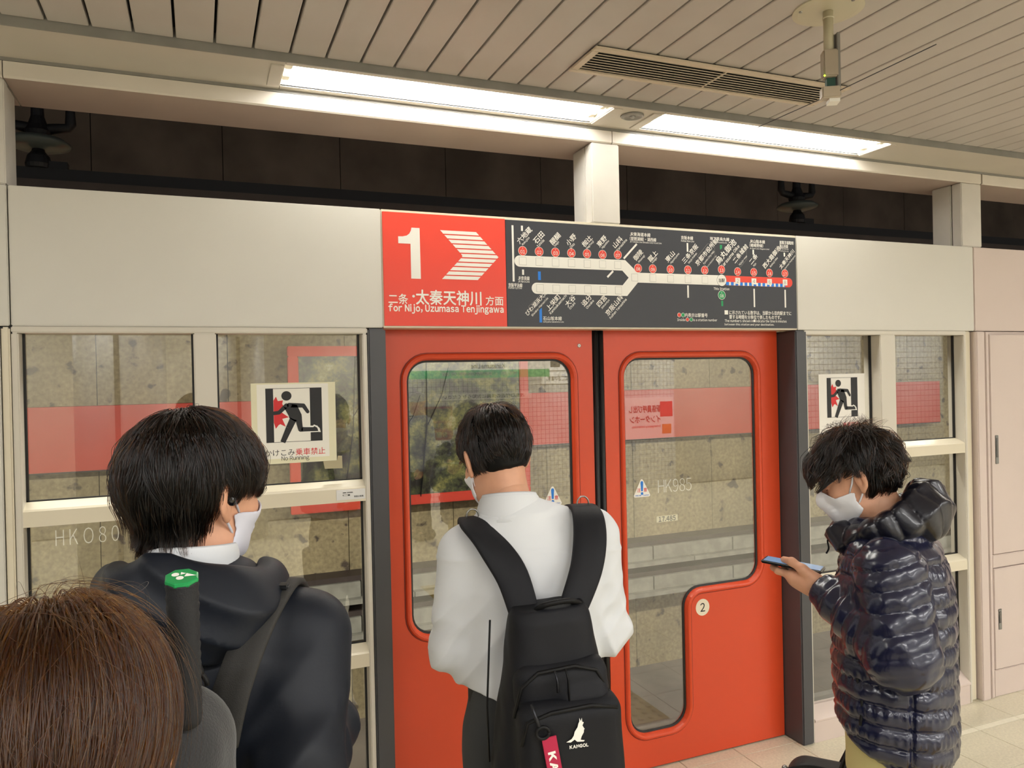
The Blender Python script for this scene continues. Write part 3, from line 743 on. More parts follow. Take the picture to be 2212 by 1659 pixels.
# "no running" posters taped to the glass
def running_poster(x0, x1, z0, z1, yg, px0, px1, pz0, pz1, tj, te, lab, tape):
    t = empty('warning_poster', ((x0+x1)/2, yg, (z0+z1)/2), label=lab, cat='poster')
    o = t.location
    sx = (px1-px0)/.2; sz = (pz1-pz0)/.196
    X = lambda x: px0 + (x-.220)*sx - o.x
    Z = lambda z: pz0 + (z-.0)*sz - o.z
    box('sheet', (x0-o.x, x1-o.x, -.0008, 0, z0-o.z, z1-o.z), mat('paper_cream', 'e9e4c4', .35) if tape else mat('paper_white', 'efece6', .35), t)
    if tape: box('inner_sheet', (x0+.020-o.x, x1-.026-o.x, -.0012, -.0006, z0+.018-o.z, z1-.005-o.z), mat('paper_inner', 'f3f0e6', .35), t)
    K = MB(); Rr = MB(); Wh = MB(); ya, yb, yc, yd = -.0015, -.0018, -.0021, -.0024
    pg = lambda P: [(X(a), Z(b)) for a, b in P]
    K.flat(pg([(.220, 0), (.247, 0), (.247, .196), (.220, .196)]), ya)
    K.flat(pg([(.377, 0), (.420, 0), (.420, .196), (.377, .196)]), ya)
    for zz in (0, .1945): K.flat(pg([(.247, zz), (.377, zz), (.377, zz+.0015), (.247, zz+.0015)]), ya)
    Rr.flat(pg([(.2475, .112), (.2475, .152), (.2565, .166), (.263, .150), (.281, .152), (.278, .139), (.283, .131), (.266, .118), (.262, .110)]), ya)
    Rr.flat(pg([(.2475, .102), (.262, .103), (.274, .110), (.284, .102), (.300, .090), (.277, .085), (.289, .056), (.270, .066), (.264, .063), (.254, .050), (.2475, .072)]), ya)
    n = 22
    K.flat(pg([(.2935+.018*math.cos(2*PI*i/n), .168+.0172*math.sin(2*PI*i/n)) for i in range(n)]), yc)
    def limb(P, w, q, y, rnd=True):
        for i in range(len(P)-1):
            a, b = Vector(P[i]), Vector(P[i+1]); d = (b-a).normalized(); nn = Vector((-d.y, d.x))
            wa, wb = w[i], w[i+1]
            q.flat(pg([tuple(a-nn*wa), tuple(b-nn*wb), tuple(b+nn*wb), tuple(a+nn*wa)]), y)
        for p, ww in zip(P, w) if rnd else ():
            q.flat(pg([(p[0]+ww*math.cos(2*PI*i/14), p[1]+ww*math.sin(2*PI*i/14)) for i in range(14)]), y-.00004)
    limb([(.247, .106), (.266, .108), (.293, .133)], [.0065, .0068, .008], K, yc)
    limb([(.303, .134), (.353, .131), (.368, .108)], [.0085, .0075, .0062], K, yc)
    K.flat(pg([(.284, .126), (.298, .141), (.330, .134), (.346, .098), (.347, .085), (.322, .073), (.302, .087), (.300, .095)]), yc)
    limb([(.316, .083), (.300, .050), (.277, 0)], [.0125, .0115, .009], K, yc, False)
    limb([(.334, .088), (.341, .044), (.352, .044)], [.0125, .0085, .0082], K, yc)
    limb([(.352, .044), (.402, .044)], [.0125, .0118], Wh, yb, False); Wh.flat(pg([(.402, .0325), (.414, .031), (.410, .046), (.402, .054), (.390, .060), (.386, .056)]), yb-.0001)
    limb([(.346, .044), (.400, .0425)], [.0082, .0072], K, yc, False); K.flat(pg([(.398, .0355), (.405, .0355), (.402, .046), (.392, .054), (.386, .050)]), yc-.0001)
    (jx0, jx1, jz), (ex0, ex1, ez) = tj, te
    wj = jx1-jx0
    put_text(K, 'かけこみ', jx0+wj*.25-o.x, jz-o.z, w=wj*.48, y=ya); put_text(Rr, '乗車禁止', jx0+wj*.75-o.x, jz-o.z, w=wj*.49, y=ya, bold=.004)
    put_text(K, 'No Running', (ex0+ex1)/2-o.x, ez-o.z, w=ex1-ex0, y=ya)
    Wh.build('white_outline', print_white, t); K.build('black_print', print_black, t, kind='stuff'); Rr.build('red_print', print_red, t, kind='stuff')
    if tape:
        q = MB(); q.flat([(.425-o.x, 1.438-o.z), (.490-o.x, 1.436-o.z), (.489-o.x, 1.482-o.z), (.474-o.x, 1.484-o.z), (.470-o.x, 1.466-o.z), (.420-o.x, 1.466-o.z)], -.0004); q.build('tape_patch', mat('old_tape', 'b3a988', .4), t)
    return t
running_poster(.172, .4695, 1.4665, 1.7585, -.0585, .2215, .4195, 1.5435, 1.739, (.213, .429, 1.506), (.272, .370, 1.483), 'No Running poster on yellowed paper taped to the left window', True)
running_poster(2.787, 3.0835, 1.451, 1.745, -.0585, 2.837, 3.0345, 1.532, 1.7265, (2.827, 3.041, 1.494), (2.888, 2.985, 1.472), 'white No Running poster on the right window above the man in the puffer jacket', False)

# caution stickers
def caution(cx, zt, zb, hw, lab):
    t = empty('caution_sticker', (cx, .0158, (zt+zb)/2), label=lab, cat='sticker')
    z = lambda v: v - (zt+zb)/2
    P = [(-hw, z(zb)), (hw, z(zb)), (0, z(zt))]
    plate('sheet', fillet(P, .007, 5), [], -.0008, 0, print_white, t)
    B = MB(); Rr = MB()
    h = zt-zb
    B.flat([(-.0045, z(zb+h*.30)), (.0045, z(zb+h*.30)), (.0075, z(zb+h*.74)), (.004, z(zb+h*.81)), (-.004, z(zb+h*.81)), (-.0075, z(zb+h*.74))], -.0011)
    B.disc(0, z(zb+h*.18), .0065, -.0011)
    put_text(Rr, '注', -.0165, z(zb+h*.36), h=.018, y=-.0011, bold=.012); put_text(Rr, '意', .0175, z(zb+h*.36), h=.018, y=-.0011, bold=.012)
    put_text(B, '戸袋に注意', -.020, z(zb+h*.09), w=.030, y=-.0011, bold=.02); put_text(B, 'Caution', .020, z(zb+h*.09), w=.030, y=-.0011, bold=.02)
    B.build('blue_print', print_blue, t); Rr.build('red_print', print_red, t)
caution(1.826, 1.302, 1.214, .047, 'white triangular caution sticker on the glass of the right red door')
caution(1.385, 1.302, 1.214, .047, 'white triangular caution sticker on the left door, half hidden by the white shirt')
t = empty('number_sticker', (2.1265, 0, .6845), label='round white sticker with the number 2 on the right red door', cat='sticker')
q = MB(); q.rings([[(.0375*math.cos(2*PI*i/32), yy, .0385*math.sin(2*PI*i/32)) for i in range(32)] for yy in (-.0003, -.0012)]); q.build('disc', mat('sticker_cream', 'efe6d0', .4), t)
q = MB(); put_text(q, '2', 0, 0, h=.040, w=.026, y=-.0016, bold=.012); q.build('numeral', print_black, t)
t = empty('screw_badge', (1.519, 0, 1.892), label='tiny round white badge at the top corner of the left red door', cat='badge')
q = MB(); q.rings([[(.0085*math.cos(2*PI*i/18), yy, .0085*math.sin(2*PI*i/18)) for i in range(18)] for yy in (-.0003, -.0012)]); q.build('rim', post_dark, t)
q = MB(); q.disc(0, 0, .007, -.0016, 18); q.build('face', print_white, t)
q = MB(); put_text(q, '1b', 0, 0, h=.006, y=-.0019); q.build('mark', print_black, t)
# small plate on the rail of the left window
t = empty('notice_plate', (.5085, FY+.0035, 1.3445), label='small white notice plate at the right end of the left window rail', cat='notice plate')
box('plate', (-.053, .052, -.0022, .003, -.0185, .0185), mat('plate_white', 'dfdedc', .4), t, bevel=.001)
q = MB(); q.flat([(-.030, .006), (-.018, .006), (-.018, .009), (-.030, .009)], -.0026); put_text(q, '非常時開放', -.004, .0075, w=.022, y=-.0026, bold=.02); put_text(q, '取扱は係員', .028, -.008, w=.034, y=-.0026, bold=.02)
q.flat([(-.030, -.004), (-.004, -.004), (-.004, .001), (-.030, .001)], -.0026); q.build('print', print_black, t)
q = MB(); q.flat([(-.028, -.003), (-.012, -.003), (-.012, 0), (-.028, 0)], -.0029); q.build('white_bar', print_white, t)
# tiny yellow plate on the far wall, chalk marks
t = box('wall_marker', (4.19, 4.44, WY-.012, WY-.002, .30, .36), mat('marker_cream', 'e8e2c2', .5), label='small pale marker plate on the tunnel wall behind the right door', cat='plate')
q = MB(); put_text(q, '17.485', 4.315, .33, w=.2, y=WY-.0125, bold=.02); q.v = [v for v in q.v]; o = q.build('marker_print', print_black, t)
ch = mat('chalk', 'ece9da', .9)
def chalk(s, cx, cz, h, w, y):
    q = MB(); put_text(q, s, cx, cz, h=h, w=w, y=y, bold=-.012); o = q.build('chalk_mark', ch, wall_far); o.location = (0, -WY, 0)
chalk('H K O 8 0', -.795, .655, .12, .42, WY-.004); chalk('HK985', 4.42, .655, .13, .40, WY-.004)
chalk('HKO65', 4.55, .053, .07, .46, WY-.2515)

# vent grille and hanging sensor on the ceiling
t = empty('ceiling_vent', (1.745, -.668, 2.823), label='long louvred air vent set in the plank ceiling', cat='air vent')
vw = .54
vf = mat('vent_frame', 'cdbfaa', .45)
for b in ((-vw, vw, -.104, -.078, -.012, -.004), (-vw, vw, .078, .098, -.012, -.004), (-vw, -vw+.028, -.078, .078, -.012, -.004), (vw-.028, vw, -.078, .078, -.012, -.004)): box('frame', b, vf, t, bevel=.002)
for i in range(8):
    yy = -.066 + i*.0188
    q = MB(); q.rings([[(x, yy+a, b) for a, b in ((-.0085, -.0085), (-.0065, -.0105), (.0060, -.0015), (.0040, .0005))] for x in (-vw+.02, vw-.02)]); q.build('slat', mat('vent_slat', 'bdb09d', .45), t)
box('divider', (-.004, .004, -.08, .08, -.008, .0), vf, t); box('shade_sheet', (-vw+.012, vw-.012, -.098, .09, -.004, .001), dark_void, t)  # dark sheet painted in for the shade around and behind the slats

cream = mat('pole_cream', 'c6bfa6', .4)
t = empty('hanging_sensor', (1.745, -1.205, 2.823), label='small sensor box hanging from a cream pole under the ceiling', cat='sensor')
q = MB(); q.lathe([(.0005, -.006), (.085, -.006), (.10, -.004), (.10, 0), (.0005, 0)], (0, 0, 0), 36); q.build('mounting_plate', cream, t, smooth=False)
for a in (40, 160, 280):
    q = MB(); q.lathe([(.005, 0), (.005, -.003), (.0005, -.004)], (.082*math.cos(R(a)), .082*math.sin(R(a)), -.006), 10); q.build('screw', steel_grey, t)
q = MB(); q.tube([(0, 0, -.004), (0, 0, -.20)], .0142, 18); q.build('pole', cream, t, smooth=True)
q = MB(); q.tube([(0, 0, -.028), (0, 0, -.024)], .0165, 18); q.build('collar', cream, t, smooth=True)
RZ = R(-30)
def rb(n, x0, x1, y0, y1, z0, z1, m, **k):
    o = box(n, (x0, x1, y0, y1, z0, z1), m, t, **k); o.rotation_euler = (0, 0, RZ); return o
sb = mat('sensor_beige', 'a99c8a', .5)
rb('sensor_box', -.022, .020, -.026, .012, -.205, -.125, sb, bevel=.004)
rb('bracket', .018, .028, -.018, .020, -.262, -.075, steel_grey, bevel=.002)
rb('slot_plate', .014, .020, .0, .012, -.125, -.075, steel_grey)
rb('cable_block', -.010, .014, -.012, .010, -.235, -.205, mat('sensor_green', '1e4a40', .5))
rb('arm', -.028, .024, -.030, .004, -.268, -.235, mat('sensor_cover', 'b8ab97', .4), bevel=.003)
rb('lamp_face', -.006, .024, -.020, .016, -.278, -.268, print_white)
q = MB(); q.lathe([(.0005, .003), (.0032, 0), (.0005, -.003)], (-.020, -.026, -.203), 10); o = q.build('status_light', mat('led_green', 'b8ff3c', emit=3), t); o.rotation_euler = (0, 0, RZ)
q = MB(); q.tube([(.005, -.35, -.246), (.005, 0, -.250), (.005, .33, -.246)], .0014, 6); q.build('rod', post_dark, t)

# signs behind the photographer, seen mirrored in the door glass
def rear(name, x0, x1, z0, z1, y, m, lab, cat, texts=(), strips=()):
    t = empty(name, ((x0+x1)/2, y, (z0+z1)/2), label=lab, cat=cat); o = t.location
    box('board', (x0-o.x, x1-o.x, -.03, 0, z0-o.z, z1-o.z), m, t)
    for (a, b, c, d, mm, nm) in strips: box(nm, (a-o.x, b-o.x, -.001, .002, c-o.z, d-o.z), mm, t)
    for (s, x, z, h, w, mm) in texts:
        q = MB(); put_text(q, s, x-o.x, z-o.z, h=h, w=w, bold=.014, frame=(Vector((2*(x-o.x), .004, 0)), Vector((-1, 0, 0)), Vector((0, 0, 1)))); q.build('lettering', mm, t)
    return t
hs = rear('hanging_sign', 2.55, 4.66, 1.79, 2.35, -7.0, print_white, 'white and green hanging direction sign mirrored in the left door glass', 'sign',
     [('烏丸線', 3.7, 2.1, .16, .8, print_black), ('Karasuma Line', 3.72, 1.955, .07, .5, print_black), ('竹田・国際会館方面', 3.6, 1.85, .05, 1.1, print_white)], [(2.55, 4.66, 1.79, 1.90, print_green, 'green_stripe')])
box('hanger_rod', (-.9, -.88, -.02, 0, .28, .753), steel_grey, hs); box('hanger_rod', (.88, .9, -.02, 0, .28, .753), steel_grey, hs)
rear('notice_strip', 3.05, 4.55, 1.48, 1.58, -7.39, print_white, 'long white notice strip on the tiled rear wall, mirrored in the left door', 'notice', [('改札口付近の係員にお知らせください', 3.8, 1.53, .055, 1.25, print_black)])
rear('wall_poster', 2.9, 3.32, .93, 1.40, -7.39, mat('poster_mauve', '8f2f4c', .5), 'dark crimson poster on the tiled rear wall, mirrored in the left door', 'poster', [('お客様へ', 3.11, 1.13, .08, .30, print_white), ('お願い', 3.11, 1.0, .08, .25, print_white)], [(2.93, 3.29, 1.2, 1.37, mat('poster_dark', '4c3a38', .5), 'picture')])
rear('white_notice', 4.75, 5.35, 1.88, 2.2, -7.39, print_white, 'large white notice with a picture on the rear wall, mirrored in the left door', 'notice', [], [(4.86, 5.02, 1.93, 2.06, post_dark, 'picture')])
rear('lower_notice', 4.72, 5.35, 1.68, 1.85, -7.39, print_white, 'white lettered notice below the picture notice on the rear wall', 'notice', [('改札階にございます。', 5.05, 1.765, .08, .52, print_black)])
rear('intercom_sign', 6.13, 7.01, .78, 1.43, -7.39, mat('intercom_white', 'efe9e4', .5), 'white emergency intercom sign mirrored in the right door glass', 'sign',
     [('駅係員呼び出し', 6.48, 1.25, .11, .58, print_red), ('インターホン', 6.48, 1.09, .11, .56, print_red), ('Emergency intercom', 6.5, .97, .05, .52, print_red)], [(6.76, 6.99, 1.12, 1.36, print_red, 'symbol'), (6.79, 6.96, .85, 1.0, mat('arrow_orange', 'd98a1e', .5), 'arrow')])
# ---------------------------------------------------------------- people: implicit surfaces meshed with OpenVDB
import openvdb as vdb
V3 = lambda *a: np.array(a, np.float32)
def sd_ell(P, c, r):
    q = (P - V3(*c))/V3(*r); k = np.sqrt((q*q).sum(-1)); k2 = np.sqrt(((q/V3(*r))**2).sum(-1))
    return k*(k-1)/np.maximum(k2, 1e-6)
def seg_t(P, a, b):
    a, b = V3(*a), V3(*b); d = b-a
    t = np.clip(((P-a)@d)/float(d@d), 0, 1)
    return t, np.sqrt((((P-a) - t[..., None]*d)**2).sum(-1))
def sd_cap(P, a, b, ra, rb):
    t, d = seg_t(P, a, b); return d - (ra + (rb-ra)*t)
def smin(a, b, k):
    h = np.maximum(k-np.abs(a-b), 0)/k; return np.minimum(a, b) - h*h*k*.25
def smax(a, b, k): return -smin(-a, -b, k)
def sd_chain(P, pts, rad, k=.02):
    d = None
    for i in range(len(pts)-1):
        e = sd_cap(P, pts[i], pts[i+1], rad[i], rad[i+1]); d = e if d is None else smin(d, e, k)
    return d
def sd_box(P, c, h, r=.01):
    q = np.abs(P-V3(*c)) - (V3(*h)-r)
    return np.sqrt((np.maximum(q, 0)**2).sum(-1)) + np.minimum(q.max(-1), 0) - r
def sd_rings(P, levels):
    """upright trunk: levels of (z, cx, cy, rx, ry), elliptical cross-sections interpolated in z"""
    z = np.array([l[0] for l in levels], np.float32)
    f = lambda i: np.interp(P[..., 2], z, [l[i] for l in levels]).astype(np.float32)
    cx, cy, rx, ry = f(1), f(2), f(3), f(4)
    px, py = np.abs(P[..., 0]-cx)/rx, np.abs(P[..., 1]-cy)/ry
    k = (px**2.5 + py**2.5)**.4
    d = (k-1)*np.minimum(rx, ry)
    return np.maximum(d, np.maximum(P[..., 2]-z[-1], z[0]-P[..., 2]))
def wob(P, f, seed):
    r = np.random.RandomState(seed); o = 0
    for i in range(5):
        v = r.normal(size=3).astype(np.float32); v *= f*(1+.5*i)/np.linalg.norm(v)
        o = o + np.sin(P@v + r.rand()*6.28)/(1+.6*i)
    return o/2.2
def sdf_mesh(name, fn, lo, hi, h):
    n = [int(math.ceil((b-a)/h))+1 for a, b in zip(lo, hi)]
    ax = [np.float32(a)+np.arange(k, dtype=np.float32)*np.float32(h) for a, k in zip(lo, n)]
    out = np.empty(n, np.float32)
    ch = max(1, int(400000/(n[1]*n[2])))
    for i in range(0, n[0], ch):
        P = np.stack(np.meshgrid(ax[0][i:i+ch], ax[1], ax[2], indexing='ij'), -1)
        out[i:i+ch] = fn(P)
    out = np.clip(out, -3*h, 3*h)
    g = vdb.FloatGrid(3*h); g.copyFromArray(out)
    pts, quads = g.convertToQuads(0.0)
    pts = pts*h + np.array(lo)
    me = bpy.data.meshes.new(name)
    me.from_pydata(pts.tolist(), [], [q[::-1] for q in quads.tolist()])
    me.update(); me.shade_smooth()
    return me
def merge_meshes(name, meshes):
    v = []; f = []
    for m in meshes:
        k = len(v); v += [tuple(a.co) for a in m.vertices]; f += [tuple(i+k for i in p.vertices) for p in m.polygons]
        bpy.data.meshes.remove(m)
    me = bpy.data.meshes.new(name); me.from_pydata(v, [], f); me.update(); me.shade_smooth(); return me

# ---- head (own frame: x right, y forward, z up, origin between the ears)
def head_sdf(P, ear_out=1.0):
    X = np.abs(P[..., 0]); S = np.stack([X, P[..., 1], P[..., 2]], -1)
    d = sd_ell(S, (0, -.018, .030), (.0745, .094, .088))
    d = smin(d, sd_ell(S, (0, .028, -.035), (.063, .066, .088)), .03)
    d = smin(d, sd_cap(S, (.040, .020, -.085), (0, .070, -.100), .026, .024), .03)          # jaw
    d = smin(d, sd_ell(S, (.034, .066, -.030), (.024, .020, .022)), .02)                     # cheek
    d = smin(d, sd_cap(S, (.010, .087, .020), (.042, .073, .018), .010, .009), .014)         # brow
    d = smax(d, -sd_ell(S, (.032, .098, -.003), (.019, .014, .011)), .012)                    # eye socket
    d = smin(d, sd_ell(S, (.031, .077, -.003), (.0125, .0125, .0085)), .003)                 # eyelid
    d = smin(d, sd_cap(S, (0, .090, .006), (0, .107, -.036), .0065, .0095), .010)            # nose
    d = smin(d, sd_ell(S, (.010, .098, -.038), (.008, .009, .006)), .006)
    d = smin(d, sd_ell(S, (0, .092, -.064), (.022, .008, .005)), .006)                        # lips
    d = smin(d, sd_ell(S, (0, .091, -.073), (.019, .008, .0055)), .006)
    # ear
    E = S - V3(.079, -.010, -.012); c, s = math.cos(.45), math.sin(.45)
    E = np.stack([E[..., 0]*c + E[..., 1]*s, -E[..., 0]*s + E[..., 1]*c, E[..., 2] + E[..., 1]*.18], -1)
    e = sd_ell(E, (.006, -.006, .003), (.0075, .0185, .032))
    e = smax(e, -sd_ell(E, (.014, -.002, .004), (.009, .0105, .021)), .004)
    e = smin(e, sd_ell(E, (.006, .001, -.002), (.005, .006, .012)), .004)
    e = smin(e, sd_ell(E, (.005, .003, -.026), (.006, .009, .010)), .006)
    d = smin(d, e, .006)
    return d
def neck_sdf(P, a, b, r0=.056, r1=.062): return sd_cap(P, a, b, r0, r1)

class Frame:
    """rigid frame: local -> parent"""
    def __init__(s, loc, yaw=0, pitch=0, roll=0, k=1.0):
        s.k = k
        s.M = (Matrix.Rotation(-yaw, 3, 'Z') @ Matrix.Rotation(roll, 3, 'Y') @ Matrix.Rotation(pitch, 3, 'X'))
        s.R = np.array(s.M, np.float32); s.o = np.array(loc, np.float32)
    def inv(s, P): return ((P - s.o) @ s.R)/np.float32(s.k)
    def fwd(s, P): return (np.asarray(P, np.float32)*np.float32(s.k)) @ s.R.T + s.o
    def mat(s):
        m = (s.M*s.k).to_4x4(); m.translation = Vector([float(v) for v in s.o]); return m

skin = mat('skin', 'd9a283', .5, var=.08, vscale=30, sub=.08)
hair_black = mat('hair_black', '060606', .55, spec=.25)
def hair_mat(name, melanin, red, rough=.32):
    m = bpy.data.materials.new(name); m.use_nodes = True; nt = m.node_tree; nt.nodes.clear()
    h = nt.nodes.new('ShaderNodeBsdfHairPrincipled'); o = nt.nodes.new('ShaderNodeOutputMaterial')
    h.parametrization = 'MELANIN'
    h.inputs['Melanin'].default_value = melanin; h.inputs['Melanin Redness'].default_value = red
    h.inputs['Roughness'].default_value = rough; h.inputs['Radial Roughness'].default_value = .4
    h.inputs['Random Color'].default_value = .25; h.inputs['Random Roughness'].default_value = .2
    nt.links.new(h.outputs[0], o.inputs[0]); return m
hair_strand = hair_mat('hair_strand', .97, .2, .22)

CR_C = np.array((0, -.018, .030)); CR_R = np.array((.0745, .094, .088))
def grow_hair(n, mask, whorl, flow, length, lift, seed, clumps=140, clump=.6, steps=11, wave=.0, jitter=.25, lenfn=None, hang=None, lvar=.06):
    """strands combed over the cranium; returns (n, steps, 3) in head coordinates"""
    r = np.random.RandomState(seed)
    d = r.normal(size=(n*5, 3)); d /= np.linalg.norm(d, axis=1)[:, None]
    p = CR_C + d*CR_R*1.01
    p = p[mask(p)][:n]; n = len(p); root = p.copy()
    w = np.array(whorl)
    L = length*(.75+.5*r.rand(n))
    if lenfn is not None: L = L*lenfn(root)
    out = np.empty((n, steps, 3)); out[:, 0] = p
    jit = r.normal(size=(n, 3))*jitter; lv_r = r.normal(size=n)*lvar
    for k in range(1, steps):
        t = k/(steps-1)
        nrm = (p-CR_C)/CR_R**2; nrm /= np.linalg.norm(nrm, axis=1)[:, None]
        v = p - w; v /= np.linalg.norm(v, axis=1)[:, None]+1e-9
        v = v + flow(p, t, root) + jit
        lev = np.linalg.norm((p-CR_C)/CR_R, axis=1)
        if hang is not None:
            dn = np.stack([p[:, 0]*1.2, (p[:, 1]+.02)*1.0, -np.ones(len(p))*.6], 1) + jit*.25
            hw = np.clip((hang - p[:, 2])/.05, 0, 1)[:, None]
        tang = v - (v*nrm).sum(1)[:, None]*nrm
        tang /= np.linalg.norm(tang, axis=1)[:, None]+1e-9
        if hang is not None:
            dn /= np.linalg.norm(dn, axis=1)[:, None]; tang = tang*(1-hw) + dn*hw; tang /= np.linalg.norm(tang, axis=1)[:, None]
        p = p + tang*(L/(steps-1))[:, None]
        # stay at a level above the skull
        q = (p-CR_C)/CR_R; lv = np.linalg.norm(q, axis=1)
        want = 1.01 + lift(root, t) + lv_r*min(1, t*2)
        below = p[:, 2] < -.03
        target = np.where(below, np.maximum(lv, want), want)
        q = q/lv[:, None]*target[:, None]
        pn = CR_C + q*CR_R
        p = np.where(below[:, None], np.where((lv < want)[:, None], pn, p), pn)
        out[:, k] = p
    if wave: out += wave*np.sin(np.linspace(0, 9, steps)[None, :, None] + r.rand(n, 1, 3)*6.28)*np.linspace(0, 1, steps)[None, :, None]
    if clumps:
        g = r.choice(n, clumps, replace=False)
        idx = ((root[:, None]-root[g][None])**2).sum(-1).argmin(1)
        G = out[g][idx]; tt = np.linspace(0, 1, steps)[None, :, None]**1.2*clump
        out = out*(1-tt) + (G + (root-root[g][idx])[:, None]*.25)*tt
    return out
def hair_object(name, S, m, parent, radius=.00035, tip=.25, **k):
    n, st, _ = S.shape
    hc = bpy.data.hair_curves.new(name); hc.add_curves([st]*n)
    hc.attributes['position'].data.foreach_set('vector', S.reshape(-1).astype(np.float32))
    ra = hc.attributes.get('radius') or hc.attributes.new('radius', 'FLOAT', 'POINT')
    ra.data.foreach_set('value', np.tile(radius*(1-(1-tip)*np.linspace(0, 1, st)**2), n).astype(np.float32))
    hc.materials.append(m)
    o = bpy.data.objects.new(name, hc); COL.objects.link(o); o.parent = parent
    return tag(o, **k)
def put(name, me, m, parent, **k): return link(name, me, m, parent, **k)

def finger(q, base, d, up, L, r, curl, n=10):
    """one finger: three bent phalanges as a smooth tapered tube; curl bends towards -up"""
    p = Vector(base); d = Vector(d).normalized(); up = Vector(up).normalized(); side = d.cross(up)
    pts = [p.copy()]; rad = [r*1.08]; ang = 0
    for ph, (f, c) in enumerate(zip((.45, .31, .24), curl)):
        d = Matrix.Rotation(-c, 3, side) @ d
        for s in (.5, 1.0):
            pts.append(p + d*L*f*s); rad.append(r*(1.0 - .13*ph - .06*s) * (1.06 if s == 1.0 and ph < 2 else 1))
        p = p + d*L*f
    pts.append(p + d*r*.55); rad.append(r*.35)
    q.tube(pts, rad, n)
# ================================================================ boy in the white shirt (middle)
def fold(P, a, b, n, amp, seed):
    """soft creases across a limb between a and b"""
    t, d = seg_t(P, a, b); ph = wob(P, 22, seed)*1.6
    return amp*(1.6*np.abs(np.sin(t*n*3.14 + ph*.5)) - .9)
shirt_white = mat('shirt_cotton', 'dcdfe3', .8, bump=.03, bscale=500)
trouser_grey = mat('trouser_grey', '3a3c3e', .8, bump=.05, bscale=300)
pack_black = mat('pack_black', '15161b', .65, bump=.12, bscale=900, spec=.3)
pack_trim = mat('pack_trim', '0a0a0c', .55, spec=.3)
mask_white = mat('mask_white', 'eeeef2', .85)
zip_metal = mat('zip_metal', '3a3b40', .35, metal=.8)

def make_hand(w, d, n, s, curl=(.45, .55, .4), k=1.0, h=.0030):
    """a relaxed hand: wrist w, finger direction d, palm facing n, thumb on side s"""
    w, d, n, s = (np.array(v, float) for v in (w, d, n, s))
    d = d/np.linalg.norm(d); n = n - d*(n@d); n = n/np.linalg.norm(n); s = s - d*(s@d) - n*(s@n); s = s/np.linalg.norm(s)
    ch = []
    for off, L, r, b in ((.030, .072, .0085, .082), (.010, .080, .0088, .088), (-.010, .074, .0084, .085), (-.028, .058, .0074, .077)):
        p = w + (d*b + s*off)*k; a = .12; pts = [p]; dirv = d
        for f, c in zip((.45, .31, .24), curl):
            a += c; dirv = d*math.cos(a) + n*math.sin(a); p = p + dirv*L*f*k; pts.append(p)
        ch.append((pts, [r*1.12*k, r*1.04*k, r*.95*k, r*.82*k]))
    th = [w + (d*.022 + s*.024)*k, w + (d*.048 + s*.046 + n*.010)*k, w + (d*.074 + s*.054 + n*.020)*k, w + (d*.096 + s*.052 + n*.026)*k]
    def fn(P):
        o = sd_cap(P, w - d*.055*k, w, .027*k, .024*k)
        for pts, _ in ch: o = smin(o, sd_cap(P, w + d*.008, pts[0], .0175*k, .0115*k), .016)
        for pts, r in ch: o = smin(o, sd_chain(P, pts, r, .004), .005)
        return smin(o, sd_chain(P, th, [.0165*k, .0120*k, .0102*k, .0082*k], .008), .010)
    c = np.array([w - d*.06*k] + th + [p for pts, _ in ch for p in pts]); lo = c.min(0) - .034; hi = c.max(0) + .034
    return sdf_mesh('hand', fn, tuple(lo), tuple(hi), h)
def head_and_body(name, parent, fr, body_fn, lo, hi, neck_b, h_head=.0032, h_body=.009, hands=()):
    nb = fr.inv(V3(*neck_b)[None])[0]
    def hf(P): return smin(head_sdf(P), sd_cap(P, (0, -.030, -.050), tuple(nb), .052, .060), .035)
    me = sdf_mesh(name, hf, (-.115, -.135, min(-.15, nb[2]-.05)), (.115, .135, .135), h_head)
    c = np.zeros(len(me.vertices)*3, np.float32); me.vertices.foreach_get('co', c)
    me.vertices.foreach_set('co', fr.fwd(c.reshape(-1, 3)).reshape(-1).astype(np.float32)); me.update()
    mb = sdf_mesh(name, body_fn, lo, hi, h_body)
    return put(name, merge_meshes(name, [me, mb] + [make_hand(*a) for a in hands]), skin, parent)
def face_mask(parent, fr, m=mask_white, cup=0.0, strap=.0011):
    def fn(P):
        d = head_sdf(P)
        if cup:
            X = np.abs(P[..., 0])
            d = smin(d, sd_cap(P, (0, .105, -.040), (0, .092, -.085), .012+cup, .014), .045)
        out = d - .0048; inn = -(d - .0015)
        top = P[..., 2] - (-.032 + .9*np.maximum(P[..., 1]-.075, 0)) - np.maximum(0, .03-P[..., 1])*-.35
        side = .022 - P[..., 1] - np.abs(P[..., 2]+.06)*.25
        bot = -.118 - P[..., 2] - np.maximum(0, .05-P[..., 1])*-.8
        reg = np.maximum(np.maximum(top, side), bot)
        return smax(smax(out, inn, .002), reg, .006)
    me = sdf_mesh('face_mask', fn, (-.09, .0, -.14), (.09, .15, .01), .0026)
    o = put('face_mask', me, m, parent); o.matrix_local = fr.mat()
    for s in (-1, 1):
        q = MB()
        q.tube([(s*.064, .032, -.034), (s*.074, .014, -.012), (s*.0785, -.002, .014), (s*.080, -.014, .026), (s*.086, -.0215, .015), (s*.087, -.021, -.012), (s*.081, -.010, -.036), (s*.072, .012, -.060), (s*.058, .034, -.082)], strap, 6)
        q.build('ear_loop', m, o, smooth=True)
    return o

